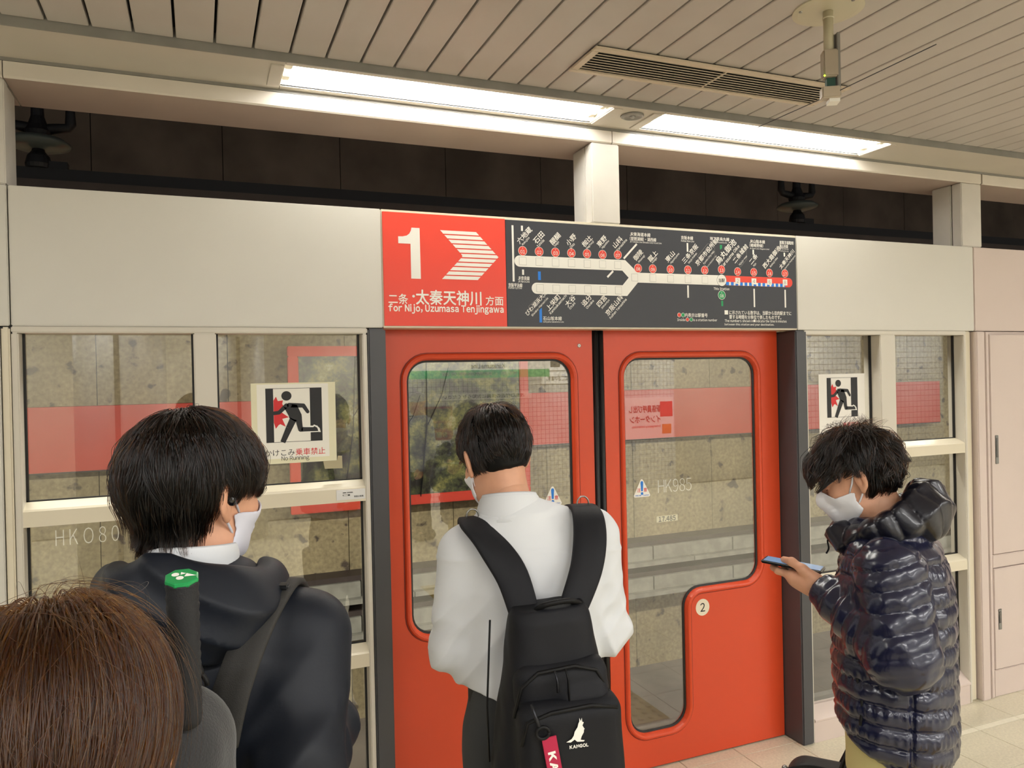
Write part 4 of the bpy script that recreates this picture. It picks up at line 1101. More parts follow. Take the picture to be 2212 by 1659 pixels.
mid = empty('person', (.706, -1.300, 0), -R(12), label='boy in a white shirt with a black backpack, seen from behind, head bowed', cat='person')
HM = Frame((-.070, .055, 1.570), yaw=R(-22), pitch=R(-22), roll=R(-4), k=.91)
sh = ((-.152, -.005, 1.352), (.154, -.005, 1.375)); el = ((-.178, .015, 1.135), (.184, .015, 1.150)); wr = ((-.10, .205, 1.125), (.105, .215, 1.135)); hd = ((-.055, .29, 1.17), (.05, .30, 1.17))
def mid_body(P):
    d = sd_rings(P, [(.86, 0, 0, .125, .09), (1.0, 0, 0, .12, .085), (1.2, 0, .0, .125, .09), (1.33, -.01, -.01, .135, .085), (1.41, -.02, -.02, .09, .055)])
    for i in (0, 1):
        d = smin(d, sd_chain(P, [sh[i], el[i], wr[i]], [.045, .036, .026]), .03)
        s = -1 if i == 0 else 1
        d = smin(d, sd_chain(P, [(s*.09, 0, .90), (s*.095, .01, .48), (s*.095, -.02, .09), (s*.10, .11, .05)], [.072, .048, .036, .036]), .03)
    return smin(d, sd_cap(P, (-.03, -.02, 1.37), (-.045, .0, 1.48), .054, .050), .03)
head_and_body('body', mid, HM, mid_body, (-.32, -.2, -.02), (.32, .40, 1.54), (-.045, .0, 1.445), hands=[(wr[0], (.30, .95, .10), (.35, 0, .9), (-1, 0, .3)), (wr[1], (-.30, .95, .10), (-.35, 0, .9), (1, 0, .3))])
def shirt_fn(P):
    d = sd_rings(P, [(1.00, 0, .01, .160, .120), (1.06, 0, .01, .162, .122), (1.20, 0, .005, .160, .120), (1.28, 0, -.005, .163, .118), (1.345, -.006, -.012, .150, .098), (1.40, -.02, -.018, .115, .072), (1.440, -.038, -.012, .070, .058)])
    for i in (0, 1):
        a = sd_cap(P, sh[i], el[i], .062, .056) + fold(P, sh[i], el[i], 3.0, .0026, 3+i)*(seg_t(P, sh[i], el[i])[0]**2*1.6) + .0058*(np.abs(np.sin(P[..., 0]*50 - P[..., 2]*48 + 1.3*wob(P, 10, 40+i))) - .6)*np.clip((1.36-P[..., 2])*6, .15, 1)
        b = sd_cap(P, el[i], wr[i], .056, .038) + fold(P, el[i], wr[i], 4, .003, 7+i)
        d = smin(d, smin(a, b, .02), .035)
    d = smin(d, sd_cap(P, (-.145, -.005, 1.372), (-.035, -.015, 1.442), .038, .045), .04)
    d = smin(d, sd_cap(P, (.147, -.005, 1.395), (-.035, -.015, 1.442), .038, .045), .04)
    z = P[..., 2]
    # drag folds running down from the shoulders, a loose blouse over the waist
    d = d + .0105*(np.abs(np.sin(P[..., 0]*40 + 24*(z-1.2)*np.sign(P[..., 0]-.03) + 1.0*wob(P, 8, 5)))-.6)*np.clip((1.33-z)*5, 0, 1)*(P[..., 1] < .03) + .0013*wob(P, 40, 11)
    d = d - .0022*np.exp(-((z-1.372+.02*np.abs(P[..., 0])*5)/.005)**2)                  # yoke seam
    return np.maximum(d, 1.050 - z + .006*np.sin(P[..., 0]*30))
o = put('shirt', sdf_mesh('shirt', shirt_fn, (-.30, -.2, 1.02), (.30, .30, 1.50), .0042), shirt_white, mid)
cuffq = MB()
for i in (0, 1):
    a, b = Vector(el[i]), Vector(wr[i]); d = (b-a).normalized()
    cuffq.tube([b-d*.01, b+d*.045], [.041, .038], 18)
cuffq.build('cuffs', shirt_white, mid, smooth=True)
def collar(parent, c, prof, m, tilt=0.0, sq=.92, open_=.0, name='collar', n=44):
    q = MB(); rr = []
    for r, z in prof:
        rr.append([(c[0]+r*math.sin(2*PI*j/n), c[1]+r*sq*math.cos(2*PI*j/n), c[2]+z+tilt*math.cos(2*PI*j/n)*r*10) for j in range(n)])
    q.rings(rr+[rr[0]], cap=False); return q.build(name, m, parent, smooth=True)
collar(mid, (-.044, .002, 1.424), ((.066, -.004), (.0665, .030), (.0655, .056), (.0635, .061), (.0615, .057), (.061, .02)), shirt_white, tilt=-.022)
collar(mid, (-.044, .002, 1.424), ((.067, .054), (.0695, .050), (.081, .014), (.088, -.008), (.086, -.010), (.068, .042)), shirt_white, tilt=-.022, name='collar_fall')
def trouser_fn(P):
    d = None
    for s in (-1, 1):
        c = sd_chain(P, [(s*.070, .0, .93), (s*.095, .01, .48), (s*.098, -.01, .10)], [.088, .072, .066], .04) + fold(P, (s*.08, 0, .9), (s*.1, 0, .1), 6, .004, 20+s)
        d = c if d is None else smin(d, c, .03)
    d = smin(d, sd_rings(P, [(.84, 0, 0, .150, .110), (.95, 0, 0, .154, .112), (1.065, 0, .005, .144, .104)]), .03)
    return np.maximum(d, .055-P[..., 2])
put('trousers', sdf_mesh('trousers', trouser_fn, (-.23, -.17, .03), (.23, .17, 1.075), .008), trouser_grey, mid)
q = MB(); q.rings([[(1.02*.147*math.cos(a), .005+1.02*.106*math.sin(a), z) for a in [2*PI*i/40 for i in range(40)]] for z in (1.015, 1.05)], cap=False); q.build('belt', pack_trim, mid, smooth=True)
def shoes(parent, xs, m, yaw=0):
    for x in xs:
        def fn(P): return np.maximum(smin(sd_ell(P, (x, .03, .045), (.048, .135, .05)), sd_ell(P, (x, -.05, .06), (.042, .055, .06)), .03), -P[..., 2])
        put('shoe', sdf_mesh('shoe', fn, (x-.07, -.14, -.01), (x+.07, .19, .14), .007), m, parent)
shoe_black = mat('shoe_black', '1b1b1d', .5)
shoes(mid, (-.10, .10), shoe_black)
face_mask(mid, HM)
# hair: short at the nape, combed down from the crown
def mid_mask(p):
    x, y, z = p[:, 0], p[:, 1], p[:, 2]
    return np.where(y > .055, z > .062, np.where(y > .0, z > .01 + .5*np.maximum(y-.02, 0), z > -.050 + np.where(y > -.03, .06*(y+.03)/.03, 0)))
def mid_cap(P):
    d = sd_ell(P, tuple(CR_C), tuple(CR_R)) - .006 - .0022*wob(P, 60, 3)
    d = smin(d, sd_ell(P, (0, -.052, -.01), (.062, .058, .075)), .02)
    reg = np.maximum(-.058 - P[..., 2] + np.clip((P[..., 1]+.045)*1.6, 0, .075), P[..., 1] - .06 - np.maximum(P[..., 2]-.05, 0)*.8)
    return smax(d, reg + .004*wob(P, 110, 9), .006)
def hair_set(parent, fr, cap_fn, strands, m=None, cm=None, lab=None, lo=(-.12, -.14, -.11), hi=(.12, .13, .16), radius=.00042):
    h = put('hair', sdf_mesh('hair', cap_fn, lo, hi, .004), cm or hair_black, parent); h.matrix_local = fr.mat()
    hair_object('hair_strands', strands, m or hair_strand, h, radius, kind='stuff')
    return h
S = grow_hair(7000, mid_mask, (.004, -.055, .122), lambda p, t, r: np.array((0, 0, -.35-.5*t)), .062, lambda r, t: .14+.06*np.sin(t*2.6)-.09*(r[:, 2] < -.01), 4, clumps=170, clump=.7, lvar=.05,
              lenfn=lambda r: np.where(r[:, 2] < -.0, .42, 1.0)*np.where(r[:, 1] > -.0, np.clip((r[:, 2]-.005)/.07, .15, 1.1), 1))
hair_set(mid, HM, mid_cap, S, radius=.0006)

# --- his backpack (a thing of its own, worn on the back)
bp = empty('backpack', (.706, -1.300, 0), -R(12), label='black backpack with a red key strap worn by the boy in the white shirt', cat='backpack')
BT = Matrix.Translation((.008, -.178, 1.050)) @ Matrix.Rotation(R(-2.5), 4, 'Y') @ Matrix.Rotation(R(3), 4, 'X')
def pk(q, *a, **k):
    o = q.build(*a, **k); o.matrix_local = BT; return o
def pack_fn(P):
    z = P[..., 2]
    w = np.interp(z, [-.40, -.2, -.1, .03, .13, .215, .25], [.150, .150, .135, .112, .100, .084, .066]).astype(np.float32)
    dpt = np.interp(z, [-.40, -.2, 0, .12, .21, .25], [.090, .095, .085, .072, .055, .03]).astype(np.float32)
    px = np.abs(P[..., 0])/w; py = np.abs(P[..., 1]-.0)/dpt
    d = ((px**3.2+py**3.2)**(1/3.2)-1)*np.minimum(w, dpt)
    d = np.maximum(d, np.maximum(z-.232, -.42-z))
    d = d + .0035*wob(P, 16, 31) + .0015*wob(P, 50, 33)
    # front pocket bulging out
    fp = sd_box(P, (.012, -.085, -.150), (.108, .045, .222), .035) + .002*wob(P, 30, 8)
    return smin(d, fp, .012)
def add_sdf(nm, fn, lo, hi, h, m, par=bp, M=None, **k):
    o = put(nm, sdf_mesh(nm, fn, lo, hi, h), m, par, **k); o.matrix_local = M if M is not None else BT; return o
add_sdf('pack_body', pack_fn, (-.20, -.16, -.44), (.20, .13, .27), .0055, pack_black)
def upper_fn(P):   # middle zipped compartment lid
    d = sd_box(P, (.008, -.046, .050), (.098, .045, .085), .035) + .0025*wob(P, 26, 44)
    return smin(d, sd_box(P, (.045, -.078, .045), (.052, .03, .045), .025), .02)
add_sdf('upper_pocket', upper_fn, (-.15, -.14, -.05), (.15, .02, .16), .005, pack_black)
def zip_line(pts, nm='zip'):
    q = MB(); q.tube(pts, .0038, 6); pk(q, nm, pack_trim, bp, smooth=True)
zip_line([(-.096, -.082, .04), (-.080, -.089, .100), (-.045, -.092, .128), (.03, -.092, .133), (.075, -.090, .118), (.102, -.082, .06)])
zip_line([(-.090, -.118, .0), (-.078, -.127, .048), (-.03, -.131, .064), (.05, -.131, .068), (.105, -.122, .052)])
for xx, zz, L in ((-.012, .130, .040), (.010, .131, .095)):
    q = MB(); q.tube([(xx, -.096, zz), (xx+.003, -.102, zz-.02), (xx+.002, -.106, zz-L)], [.003, .0035, .0045], 8, flat=.6); pk(q, 'zip_pull', zip_metal if L < .05 else pack_trim, bp, smooth=True)
for s in (-1, 1):
    add_sdf('side_pocket', lambda P, s=s: sd_box(P, (s*.150, .0, -.29), (.030, .075, .11), .028) + .003*wob(P, 28, 50+s), (min(s*.10, s*.20), -.1, -.42), (max(s*.10, s*.20), .1, -.16), .006, pack_trim)
def ribbon(path, w, th, m, nm, par, nrm=None, M=None, edge=None, **k):
    """flat webbing: path of (point, side vector, half width)"""
    q = MB(); rings = []
    for p, sd, hw in path:
        p = Vector(p); sd = Vector(sd).normalized()
        rings.append((p, sd, hw))
    rr = []
    for i, (p, sd, hw) in enumerate(rings):
        t = (rings[min(i+1, len(rings)-1)][0] - rings[max(i-1, 0)][0]).normalized()
        n = sd.cross(t).normalized()
        a = []
        for u, v in ((-1, -.35), (-.9, -1), (-.3, -1.15), (.3, -1.15), (.9, -1), (1, -.35), (1, .35), (.9, 1), (.3, 1.15), (-.3, 1.15), (-.9, 1), (-1, .35)):
            a.append(p + sd*(u*hw) + n*(v*th))
        rr.append(a)
    q.rings(rr); o = q.build(nm, m, par, smooth=True, **k)
    if M is not None: o.matrix_local = M
    return o
# shoulder straps from the top of the pack over the shoulders and down the front
tl = BT @ Vector((-.046, .005, .206)); trr = BT @ Vector((.056, .005, .212))
def spline(P, n=6):
    P = [Vector(p) for p in P]; out = []
    for i in range(len(P)-1):
        a = P[max(i-1, 0)]; b = P[i]; c = P[i+1]; d = P[min(i+2, len(P)-1)]
        for k in range(n):
            t = k/n; out.append(.5*((2*b)+(c-a)*t+(2*a-5*b+4*c-d)*t*t+(3*b-a-3*c+d)*t**3))
    out.append(P[-1]); return out
for s, top, path in ((-1, tl, [tuple(tl), (-.066, -.146, 1.330), (-.098, -.112, 1.385), (-.130, -.070, 1.424), (-.134, -.015, 1.434), (-.130, .05, 1.415), (-.118, .10, 1.36), (-.115, .13, 1.22), (-.14, .10, 1.10)]),
                     (1, trr, [tuple(trr), (.096, -.146, 1.335), (.116, -.112, 1.395), (.124, -.070, 1.440), (.124, -.015, 1.450), (.122, .05, 1.43), (.112, .10, 1.37), (.112, .13, 1.22), (.14, .10, 1.10)])):
    pts = spline(path, 6); n = len(pts)
    rib = []
    for i, p in enumerate(pts):
        t = (pts[min(i+1, n-1)]-pts[max(i-1, 0)]).normalized()
        f = i/(n-1)
        out = Vector((0, -1, 0)).lerp(Vector((0, .1, 1)), min(1, f/.42)) if f < .42 else Vector((0, .1, 1)).lerp(Vector((0, 1, 0)), min(1, (f-.42)/.2))
        sd = t.cross(out).normalized()
        hw = .031 + .006*math.sin(min(1, f*2)*PI)
        if f > .75: hw = .015
        rib.append((p, sd, hw))
    ribbon(rib, 0, .0062, pack_black, 'shoulder_strap', bp)
    rq = MB(); c = pts[int(n*.46)]
    rq.tube([(c.x + .014*math.cos(a), c.y+.006, c.z + .010 + .016*math.sin(a)) for a in [R(-20+220*i/10) for i in range(11)]], .002, 8)
    rq.build('strap_ring', steel, bp, smooth=True)
q = MB(); q.tube(spline([(-.03, -.012, .222), (-.012, -.035, .242), (.04, -.035, .245), (.066, -.012, .226)], 5), .010, 10, flat=.6); pk(q, 'carry_handle', pack_trim, bp, smooth=True)
q = MB(); q.tube([(-.118, .03, .20), (-.136, .02, .02), (-.138, .02, -.10)], .0022, 8); pk(q, 'side_webbing', pack_trim, bp, smooth=True)
# key strap hanging from the pocket zip
q = MB(); q.tube([(-.068, -.129, .086), (-.064, -.137, .066), (-.058, -.141, .046)], [.0028, .0032, .0045], 8); pk(q, 'strap_clip', zip_metal, bp, smooth=True)
q = MB(); q.tube([(-.052 + .0125*math.cos(a), -.142, .033 + .0115*math.sin(a)) for a in [2*PI*i/18 for i in range(19)]], .0035, 8); pk(q, 'strap_loop', pack_trim, bp, smooth=True)
KT = BT @ Matrix.Translation((-.040, -.142, .020)) @ Matrix.Rotation(R(-7), 4, 'Y')
q = MB(); q.box(-.0145, .0145, -.0012, .0012, -.21, .003); o = q.build('key_strap', mat('strap_crimson', 'b51f46', .7, bump=.1, bscale=800), bp, bevel=.0008); o.matrix_local = KT
q = MB(); put_text(q, 'KANGOL', .0, -.085, h=.0155, w=.118, rot=R(-90), y=-.0016, bold=.06); o = q.build('strap_lettering', print_white, bp); o.matrix_local = KT
# embroidered kangaroo and name on the pocket
LT = BT @ Matrix.Translation((.020, -.1345, .022))
q = MB()
KG = [(-.025, -.019), (-.016, -.0205), (-.008, -.016), (-.003, -.021), (.010, -.0225), (.012, -.020), (.004, -.018), (.006, -.012), (.011, -.004), (.012, .004), (.009, .010), (.0105, .013), (.012, .016), (.009, .0175), (.0085, .0255), (.006, .019), (.0035, .026), (.003, .0185), (.001, .015), (-.001, .008), (-.007, .0), (-.0095, -.008), (-.014, -.014)]
tri = geometry.tessellate_polygon([[Vector((x, z, 0)) for x, z in KG]])
q.add([(x, 0, z) for x, z in KG], [t if (Vector(KG[t[1]])-Vector(KG[t[0]])).cross(Vector(KG[t[2]])-Vector(KG[t[0]])) > 0 else (t[0], t[2], t[1]) for t in tri])
put_text(q, 'KANGOL', 0, -.030, w=.038, h=.0072, y=0, bold=.05)
q.box(.0085, .0125, -.0006, .0004, .002, .004)
o = q.build('embroidered_logo', print_white, bp); o.matrix_local = LT
# ================================================================ boy in the navy jacket (left)
navy = mat('navy_nylon', '141923', .55, bump=.05, bscale=250, spec=.35)
navy_in = mat('navy_lining', '2d323c', .5)
strap_sheer = mat('strap_webbing', '2b2a28', .7, bump=.25, bscale=700)
LX, LY, LYAW = .005, -1.73, R(20)
boy = empty('person', (LX, LY, 0), -LYAW, label='boy in a navy hooded jacket with wireless earbud and pale mask, face turned right', cat='person')
HL_ = Frame((-.010, .010, 1.600), yaw=R(35), pitch=R(-6), roll=R(2), k=.88)
sh = ((-.150, .0, 1.375), (.146, -.0, 1.378)); el = ((-.190, .0, 1.12), (.150, -.100, 1.235)); wr = ((-.11, .20, 1.10), (.150, .125, 1.20)); hd = ((-.06, .27, 1.14), (.13, .19, 1.24))
def boy_body(P):
    d = sd_rings(P, [(.86, 0, 0, .125, .09), (1.0, 0, 0, .12, .085), (1.25, 0, .0, .13, .09), (1.33, 0, -.01, .13, .085), (1.41, -.005, -.02, .085, .055)])
    for i in (0, 1):
        d = smin(d, sd_chain(P, [sh[i], el[i], wr[i]], [.042, .034, .026]), .03)
        s = -1 if i == 0 else 1
        d = smin(d, sd_chain(P, [(s*.085, 0, .90), (s*.09, .01, .48), (s*.09, -.02, .09), (s*.095, .11, .05)], [.072, .048, .036, .036]), .03)
    return smin(d, sd_cap(P, (0, -.02, 1.40), (-.012, -.005, 1.50), .055, .052), .03)
head_and_body('body', boy, HL_, boy_body, (-.32, -.25, -.02), (.32, .40, 1.55), (-.012, -.012, 1.47), hands=[(wr[0], (.3, .9, .15), (.9, -.2, .2), (0, .2, 1)), (wr[1], (-.15, .95, .2), (-.9, -.2, .2), (0, -.2, 1))])
def jacket_fn(P):
    d = sd_rings(P, [(.86, 0, .01, .175, .13), (1.0, 0, .01, .172, .128), (1.2, 0, .005, .170, .125), (1.29, 0, -.005, .172, .122), (1.375, 0, -.012, .150, .102), (1.435, -.005, -.018, .108, .075), (1.485, -.010, -.012, .072, .062)])
    for i in (0, 1):
        a = sd_cap(P, sh[i], el[i], .064, .060) + .006*(np.abs(np.sin(P[..., 2]*32 + P[..., 0]*30 + 1.3*wob(P, 9, 3+i)))-.6)*seg_t(P, sh[i], el[i])[0]
        b = sd_cap(P, el[i], wr[i], .063, .046) + fold(P, el[i], wr[i], 2.5, .004, 9+i)
        d = smin(d, smin(a, b, .02), .03)
        s = (-1, 1)[i]
        d = smin(d, sd_cap(P, (s*.138, -.002, 1.395), (0, -.012, 1.460), .038, .045), .04)
    z = P[..., 2]
    d = d + .008*(np.abs(np.sin(P[..., 0]*32 - 24*(z-1.2) + 1.1*wob(P, 7, 15)))-.6)*np.clip((1.44-z)*5, 0, 1) + .002*wob(P, 22, 21)
    return np.maximum(d, .885-z)
put('jacket', sdf_mesh('jacket', jacket_fn, (-.33, -.26, .86), (.33, .32, 1.56), .0062), navy, boy)
def hood_fn(P):
    # a soft roll of cloth round the neck, open in front, and the sack of the hood on the back
    C = P - V3(-.008, -.022, 1.478); a = np.arctan2(C[..., 0], -C[..., 1])      # 0 at the back
    rr = np.sqrt((C[..., 0]/1.12)**2 + C[..., 1]**2)
    zc = .012 - .050*np.abs(a)/3.14 + .008*np.cos(3*a+.5)
    tube = np.sqrt((rr-.094)**2*1.15 + ((C[..., 2]-zc)/1.25)**2) - (.030 - .004*np.abs(a))
    sack = sd_ell(P, (-.005, -.112, 1.432), (.112, .042, .052))
    sack = smin(sack, sd_ell(P, (.062, -.094, 1.450), (.052, .038, .040)), .04)
    lip = sd_cap(P, (-.122, -.040, 1.488), (-.060, -.110, 1.484), .015, .024)
    d = smin(smin(tube, sack, .045), lip, .03)
    d = d + .007*(np.abs(np.sin(P[..., 0]*30 + P[..., 2]*60 + 1.4*wob(P, 9, 4)))-.6) + .002*wob(P, 30, 6)
    return smax(d, -(rr - .070), .012)
put('hood', sdf_mesh('hood', hood_fn, (-.19, -.20, 1.33), (.19, .14, 1.58), .0045), navy, boy)
collar(boy, (-.015, -.016, 1.474), ((.064, -.01), (.066, .030), (.065, .046), (.063, .050), (.061, .045), (.060, .0)), shirt_white, tilt=-.010, name='shirt_collar')
face_mask(boy, HL_, mat('mask_lilac', 'd6d7e4', .85), cup=.0, strap=.0022)
def leg_fn(P):
    d = None
    for s in (-1, 1):
        c = sd_chain(P, [(s*.078, .0, .93), (s*.09, .01, .48), (s*.095, -.01, .08)], [.095, .075, .066], .04) + fold(P, (s*.08, 0, .9), (s*.1, 0, .1), 5, .004, 60+s)
        d = c if d is None else smin(d, c, .03)
    return np.maximum(smin(d, sd_rings(P, [(.84, 0, 0, .15, .11), (.95, 0, 0, .152, .112), (1.02, 0, .0, .140, .10)]), .03), .05-P[..., 2])
put('trousers', sdf_mesh('trousers', leg_fn, (-.23, -.17, .03), (.23, .17, 1.04), .010), mat('trouser_dark', '26282e', .8), boy)
shoes(boy, (-.10, .10), shoe_black)
q = MB(); q.lathe([(.0004, .0), (.006, .0008), (.0085, .003), (.008, .007), (.0004, .009)], (0, 0, 0), 18)
eb = q.build('earbud', mat('earbud_black', '0f0f11', .25, coat=.5), boy, smooth=True)
eb.matrix_local = HL_.mat() @ Matrix.Translation((.0815, -.0025, -.010)) @ Matrix.Rotation(R(-90), 4, 'Y') @ Matrix.Rotation(R(180), 4, 'Y') @ Matrix.Scale(1.25, 4)
def boy_mask(p):
    x, y, z = p[:, 0], p[:, 1], p[:, 2]
    return np.where(y > .055, z > .050, np.where(y > .030, z > .016, np.where(y > -.036, z > .036, z > -.055)))
def boy_cap(P):
    d = sd_ell(P, tuple(CR_C), (CR_R[0]+.013, CR_R[1]+.012, CR_R[2]+.004)) - .0022*wob(P, 55, 3)
    d = smin(d, sd_ell(P, (0, -.056, -.035), (.062, .050, .078)), .02)
    fr_ = sd_ell(P, (0, .058, .052), (.062, .042, .044))                  # fringe
    d = smin(d, fr_, .02)
    ear = -.040 - P[..., 2] + np.clip((P[..., 1]+.030)*3.0, -.078, .062)
    front = np.maximum(P[..., 1] - .035, 0)*-1.4 + (.006 - P[..., 2])
    reg = np.where(P[..., 1] > .035, .030 - P[..., 2], ear)
    inner = -(sd_ell(P, (0, .030, -.030), (.068, .074, .088)) - .004)
    return smax(smax(d, reg + .005*wob(P, 90, 9), .008), np.where(P[..., 1] > .02, inner, -1), .006)
S = grow_hair(15000, boy_mask, (-.015, -.045, .125), lambda p, t, r: np.array((0, .10, -.45-.6*t)), .098, lambda r, t: .25+.06*np.sin(t*2.6)-.07*(r[:, 2] > .09)-.08*(r[:, 2] < -.02), 14, clumps=210, clump=.75, lvar=.06, hang=-.035,
              lenfn=lambda r: np.where(r[:, 1] < -.04, 1.0 - .25*(r[:, 2] < -.0), 1.0)*np.where((r[:, 1] > -.03) & (r[:, 1] < .06), np.clip((r[:, 2]+.005)/.085, .12, 1.2), 1))
hair_set(boy, HL_, boy_cap, S, lo=(-.125, -.15, -.14), hi=(.125, .145, .17))

# his pack, with the racket handle standing out of it
lp = empty('backpack', (LX, LY, 0), -LYAW, label='dark grey backpack on the boy in the navy jacket, strap over his right shoulder', cat='backpack')
grey_pack = mat('pack_charcoal', '2e2f31', .85, bump=.3, bscale=350, sheen=.3)
def lpack(P):
    d = sd_box(P, (-.035, -.245, 1.165), (.148, .085, .238), .075)
    return d + .004*wob(P, 16, 71) + .0015*wob(P, 45, 72)
put('pack_body', sdf_mesh('pack_body', lpack, (-.20, -.35, .90), (.14, -.14, 1.43), .007), grey_pack, lp)
for s, P_ in ((1, [(.070, -.165, 1.30), (.085, -.158, 1.365), (.102, -.118, 1.425), (.112, -.060, 1.455), (.114, .0, 1.460), (.112, .055, 1.435), (.115, .115, 1.35), (.130, .135, 1.25), (.150, .10, 1.14)]), (-1, [(-.130, -.165, 1.30), (-.125, -.158, 1.365), (-.114, -.118, 1.425), (-.114, -.060, 1.455), (-.116, .0, 1.460), (-.114, .055, 1.435), (-.115, .115, 1.35), (-.130, .135, 1.25), (-.150, .10, 1.14)])):
    pts = spline(P_, 6); n = len(pts); rib = []
    for i, p in enumerate(pts):
        t = (pts[min(i+1, n-1)]-pts[max(i-1, 0)]).normalized(); f = i/(n-1)
        out = Vector((0, -1, .2)).lerp(Vector((0, 0, 1)), min(1, f/.4)) if f < .4 else Vector((0, 0, 1)).lerp(Vector((0, 1, 0)), min(1, (f-.4)/.25))
        rib.append((p, t.cross(out).normalized(), .024))
    ribbon(rib, 0, .005, strap_sheer, 'shoulder_strap', lp)
    c = pts[int(n*.40)]; t = (pts[int(n*.40)+1]-pts[int(n*.40)-1]).normalized()
    q = MB(); q.box(-.021, .021, -.008, .008, -.0035, .0035)
    b_ = q.build('buckle', mat('buckle_black', '17181a', .3, coat=.3), lp, bevel=.003)
    sd = t.cross(Vector((0, 0, 1))).normalized(); nn = sd.cross(t)
    m4 = Matrix((( sd.x, t.x, nn.x), (sd.y, t.y, nn.y), (sd.z, t.z, nn.z))).to_4x4(); m4.translation = c + nn*.010; b_.matrix_local = m4
for dz, rr_ in ((0, .026), (.012, .020)):
    q = MB(); q.tube([(.055 + rr_*math.cos(a), -.232+.006*dz, 1.400+dz + .020*math.sin(a)) for a in [R(180*i/12) for i in range(13)]], .0032, 8); q.build('top_handle', pack_trim, lp, smooth=True)
# badminton racket: octagonal grip with a green cap, the head hidden in the pack
rk = empty('racket', (0, 0, 0), 0, label='badminton racket with black wrapped grip and green cap standing out of a pack', cat='racket')
TOPR = Vector((-.0205, -2.078, 1.5535)); BOTR = Vector((-.0200, -2.032, 1.395)); axis = (TOPR-BOTR).normalized()
RM = (axis.to_track_quat('Z', 'Y')).to_matrix().to_4x4(); RM.translation = TOPR
q = MB()
prof = [(.0165, -.003)] + [(.0166 if i % 2 else .0155, -.006-.0060*i+(.0022 if i % 2 else 0)) for i in range(28)] + [(.0150, -.178)]
q.lathe([(r, z) for r, z in prof][::-1], (0, 0, 0), 24); o = q.build('grip', mat('grip_black', '232427', .75, bump=.2, bscale=500), rk, smooth=True); o.matrix_local = RM
q = MB(); q.rings([[(r*math.cos(PI/8+PI/4*i), r*math.sin(PI/8+PI/4*i), z) for i in range(8)] for r, z in ((.0168, -.004), (.0174, -.0025), (.0170, .0), (.0155, .0008))]); o = q.build('butt_cap', mat('cap_green', '1f9450', .35), rk); o.matrix_local = RM
q = MB(); zc = .0012
def capdisc(cx, cy, r): q.add([(cx+r*math.cos(2*PI*i/16), cy+r*math.sin(2*PI*i/16)*1.0, zc) for i in range(16)], [tuple(range(16))])
capdisc(-.0072, -.0005, .0038); capdisc(.0008, -.0042, .0038)
q.add([(-.0052, .0062, zc), (-.0024, .0012, zc), (.0012, .0062, zc), (.0012, .0062, zc+.00001)], [(0, 1, 2)])
q.add([(.0012, .0066, zc), (.0030, -.0002, zc), (.0128, .0066, zc)], [(0, 1, 2)])
ca = RM.to_3x3(); o = q.build('cap_mark', print_white, rk); o.matrix_local = RM @ Matrix.Rotation(R(-35), 4, 'Z')
q = MB(); q.tube([(0, 0, -.17), (0, 0, -.42)], .0042, 8); o = q.build('shaft', mat('shaft_dark', '2a2d33', .3), rk); o.matrix_local = RM
q = MB(); q.tube([(.098*math.sin(a), 0, -.55+.13*math.cos(a)) for a in [2*PI*i/28 for i in range(29)]], .0048, 8); o = q.build('racket_head', black_metal, rk); o.matrix_local = RM

# ================================================================ woman with long brown hair (nearest, lower left)
WX, WY_, WYAW = -.118, -2.195, R(2)
wom = empty('person', (WX, WY_, 0), -WYAW, label='person with long reddish brown hair seen from behind at the lower left', cat='person')
HW = Frame((.0, .010, 1.440), yaw=R(4), pitch=R(-8), k=.95)
def wom_body(P):
    d = sd_rings(P, [(.82, 0, 0, .13, .09), (.95, 0, 0, .125, .085), (1.1, 0, .0, .11, .08), (1.22, 0, -.01, .13, .08), (1.31, 0, -.02, .09, .05)])
    for s in (-1, 1):
        d = smin(d, sd_chain(P, [(s*.145, -.005, 1.29), (s*.185, -.01, 1.03), (s*.16, .15, .93)], [.038, .032, .024]), .03)
        d = smin(d, sd_chain(P, [(s*.08, 0, .84), (s*.085, .01, .45), (s*.085, -.02, .08), (s*.09, .10, .045)], [.07, .046, .034, .034]), .03)
    return smin(d, sd_cap(P, (0, -.02, 1.28), (0, -.01, 1.40), .05, .047), .03)
head_and_body('body', wom, HW, wom_body, (-.27, -.16, -.02), (.27, .34, 1.45), (0, -.012, 1.345), hands=[((s*.16, .15, .93), (-s*.3, .9, .1), (-s*.9, 0, .2), (0, 0, 1), (.45, .55, .4), .92) for s in (-1, 1)])
def coat_fn(P):
    d = sd_rings(P, [(.45, 0, 0, .19, .15), (.8, 0, 0, .175, .135), (1.08, 0, .0, .150, .115), (1.22, 0, -.008, .165, .110), (1.30, 0, -.015, .130, .080), (1.345, 0, -.012, .075, .06)])
    for s in (-1, 1): d = smin(d, sd_chain(P, [(s*.145, -.005, 1.285), (s*.188, -.01, 1.03), (s*.16, .15, .94)], [.055, .050, .040]), .03)
    return d + .003*wob(P, 14, 90)
put('coat', sdf_mesh('coat', coat_fn, (-.28, -.2, .44), (.28, .25, 1.38), .010), mat('coat_grey', '55504c', .85, bump=.2, bscale=200), wom)
shoes(wom, (-.085, .085), shoe_black)
hair_brown_m = hair_mat('hair_brown_strand', .66, .42, .34)
hair_brown = mat('hair_brown', '33221b', .5, var=.4, vscale=14, vstretch=(4, 4, .4))
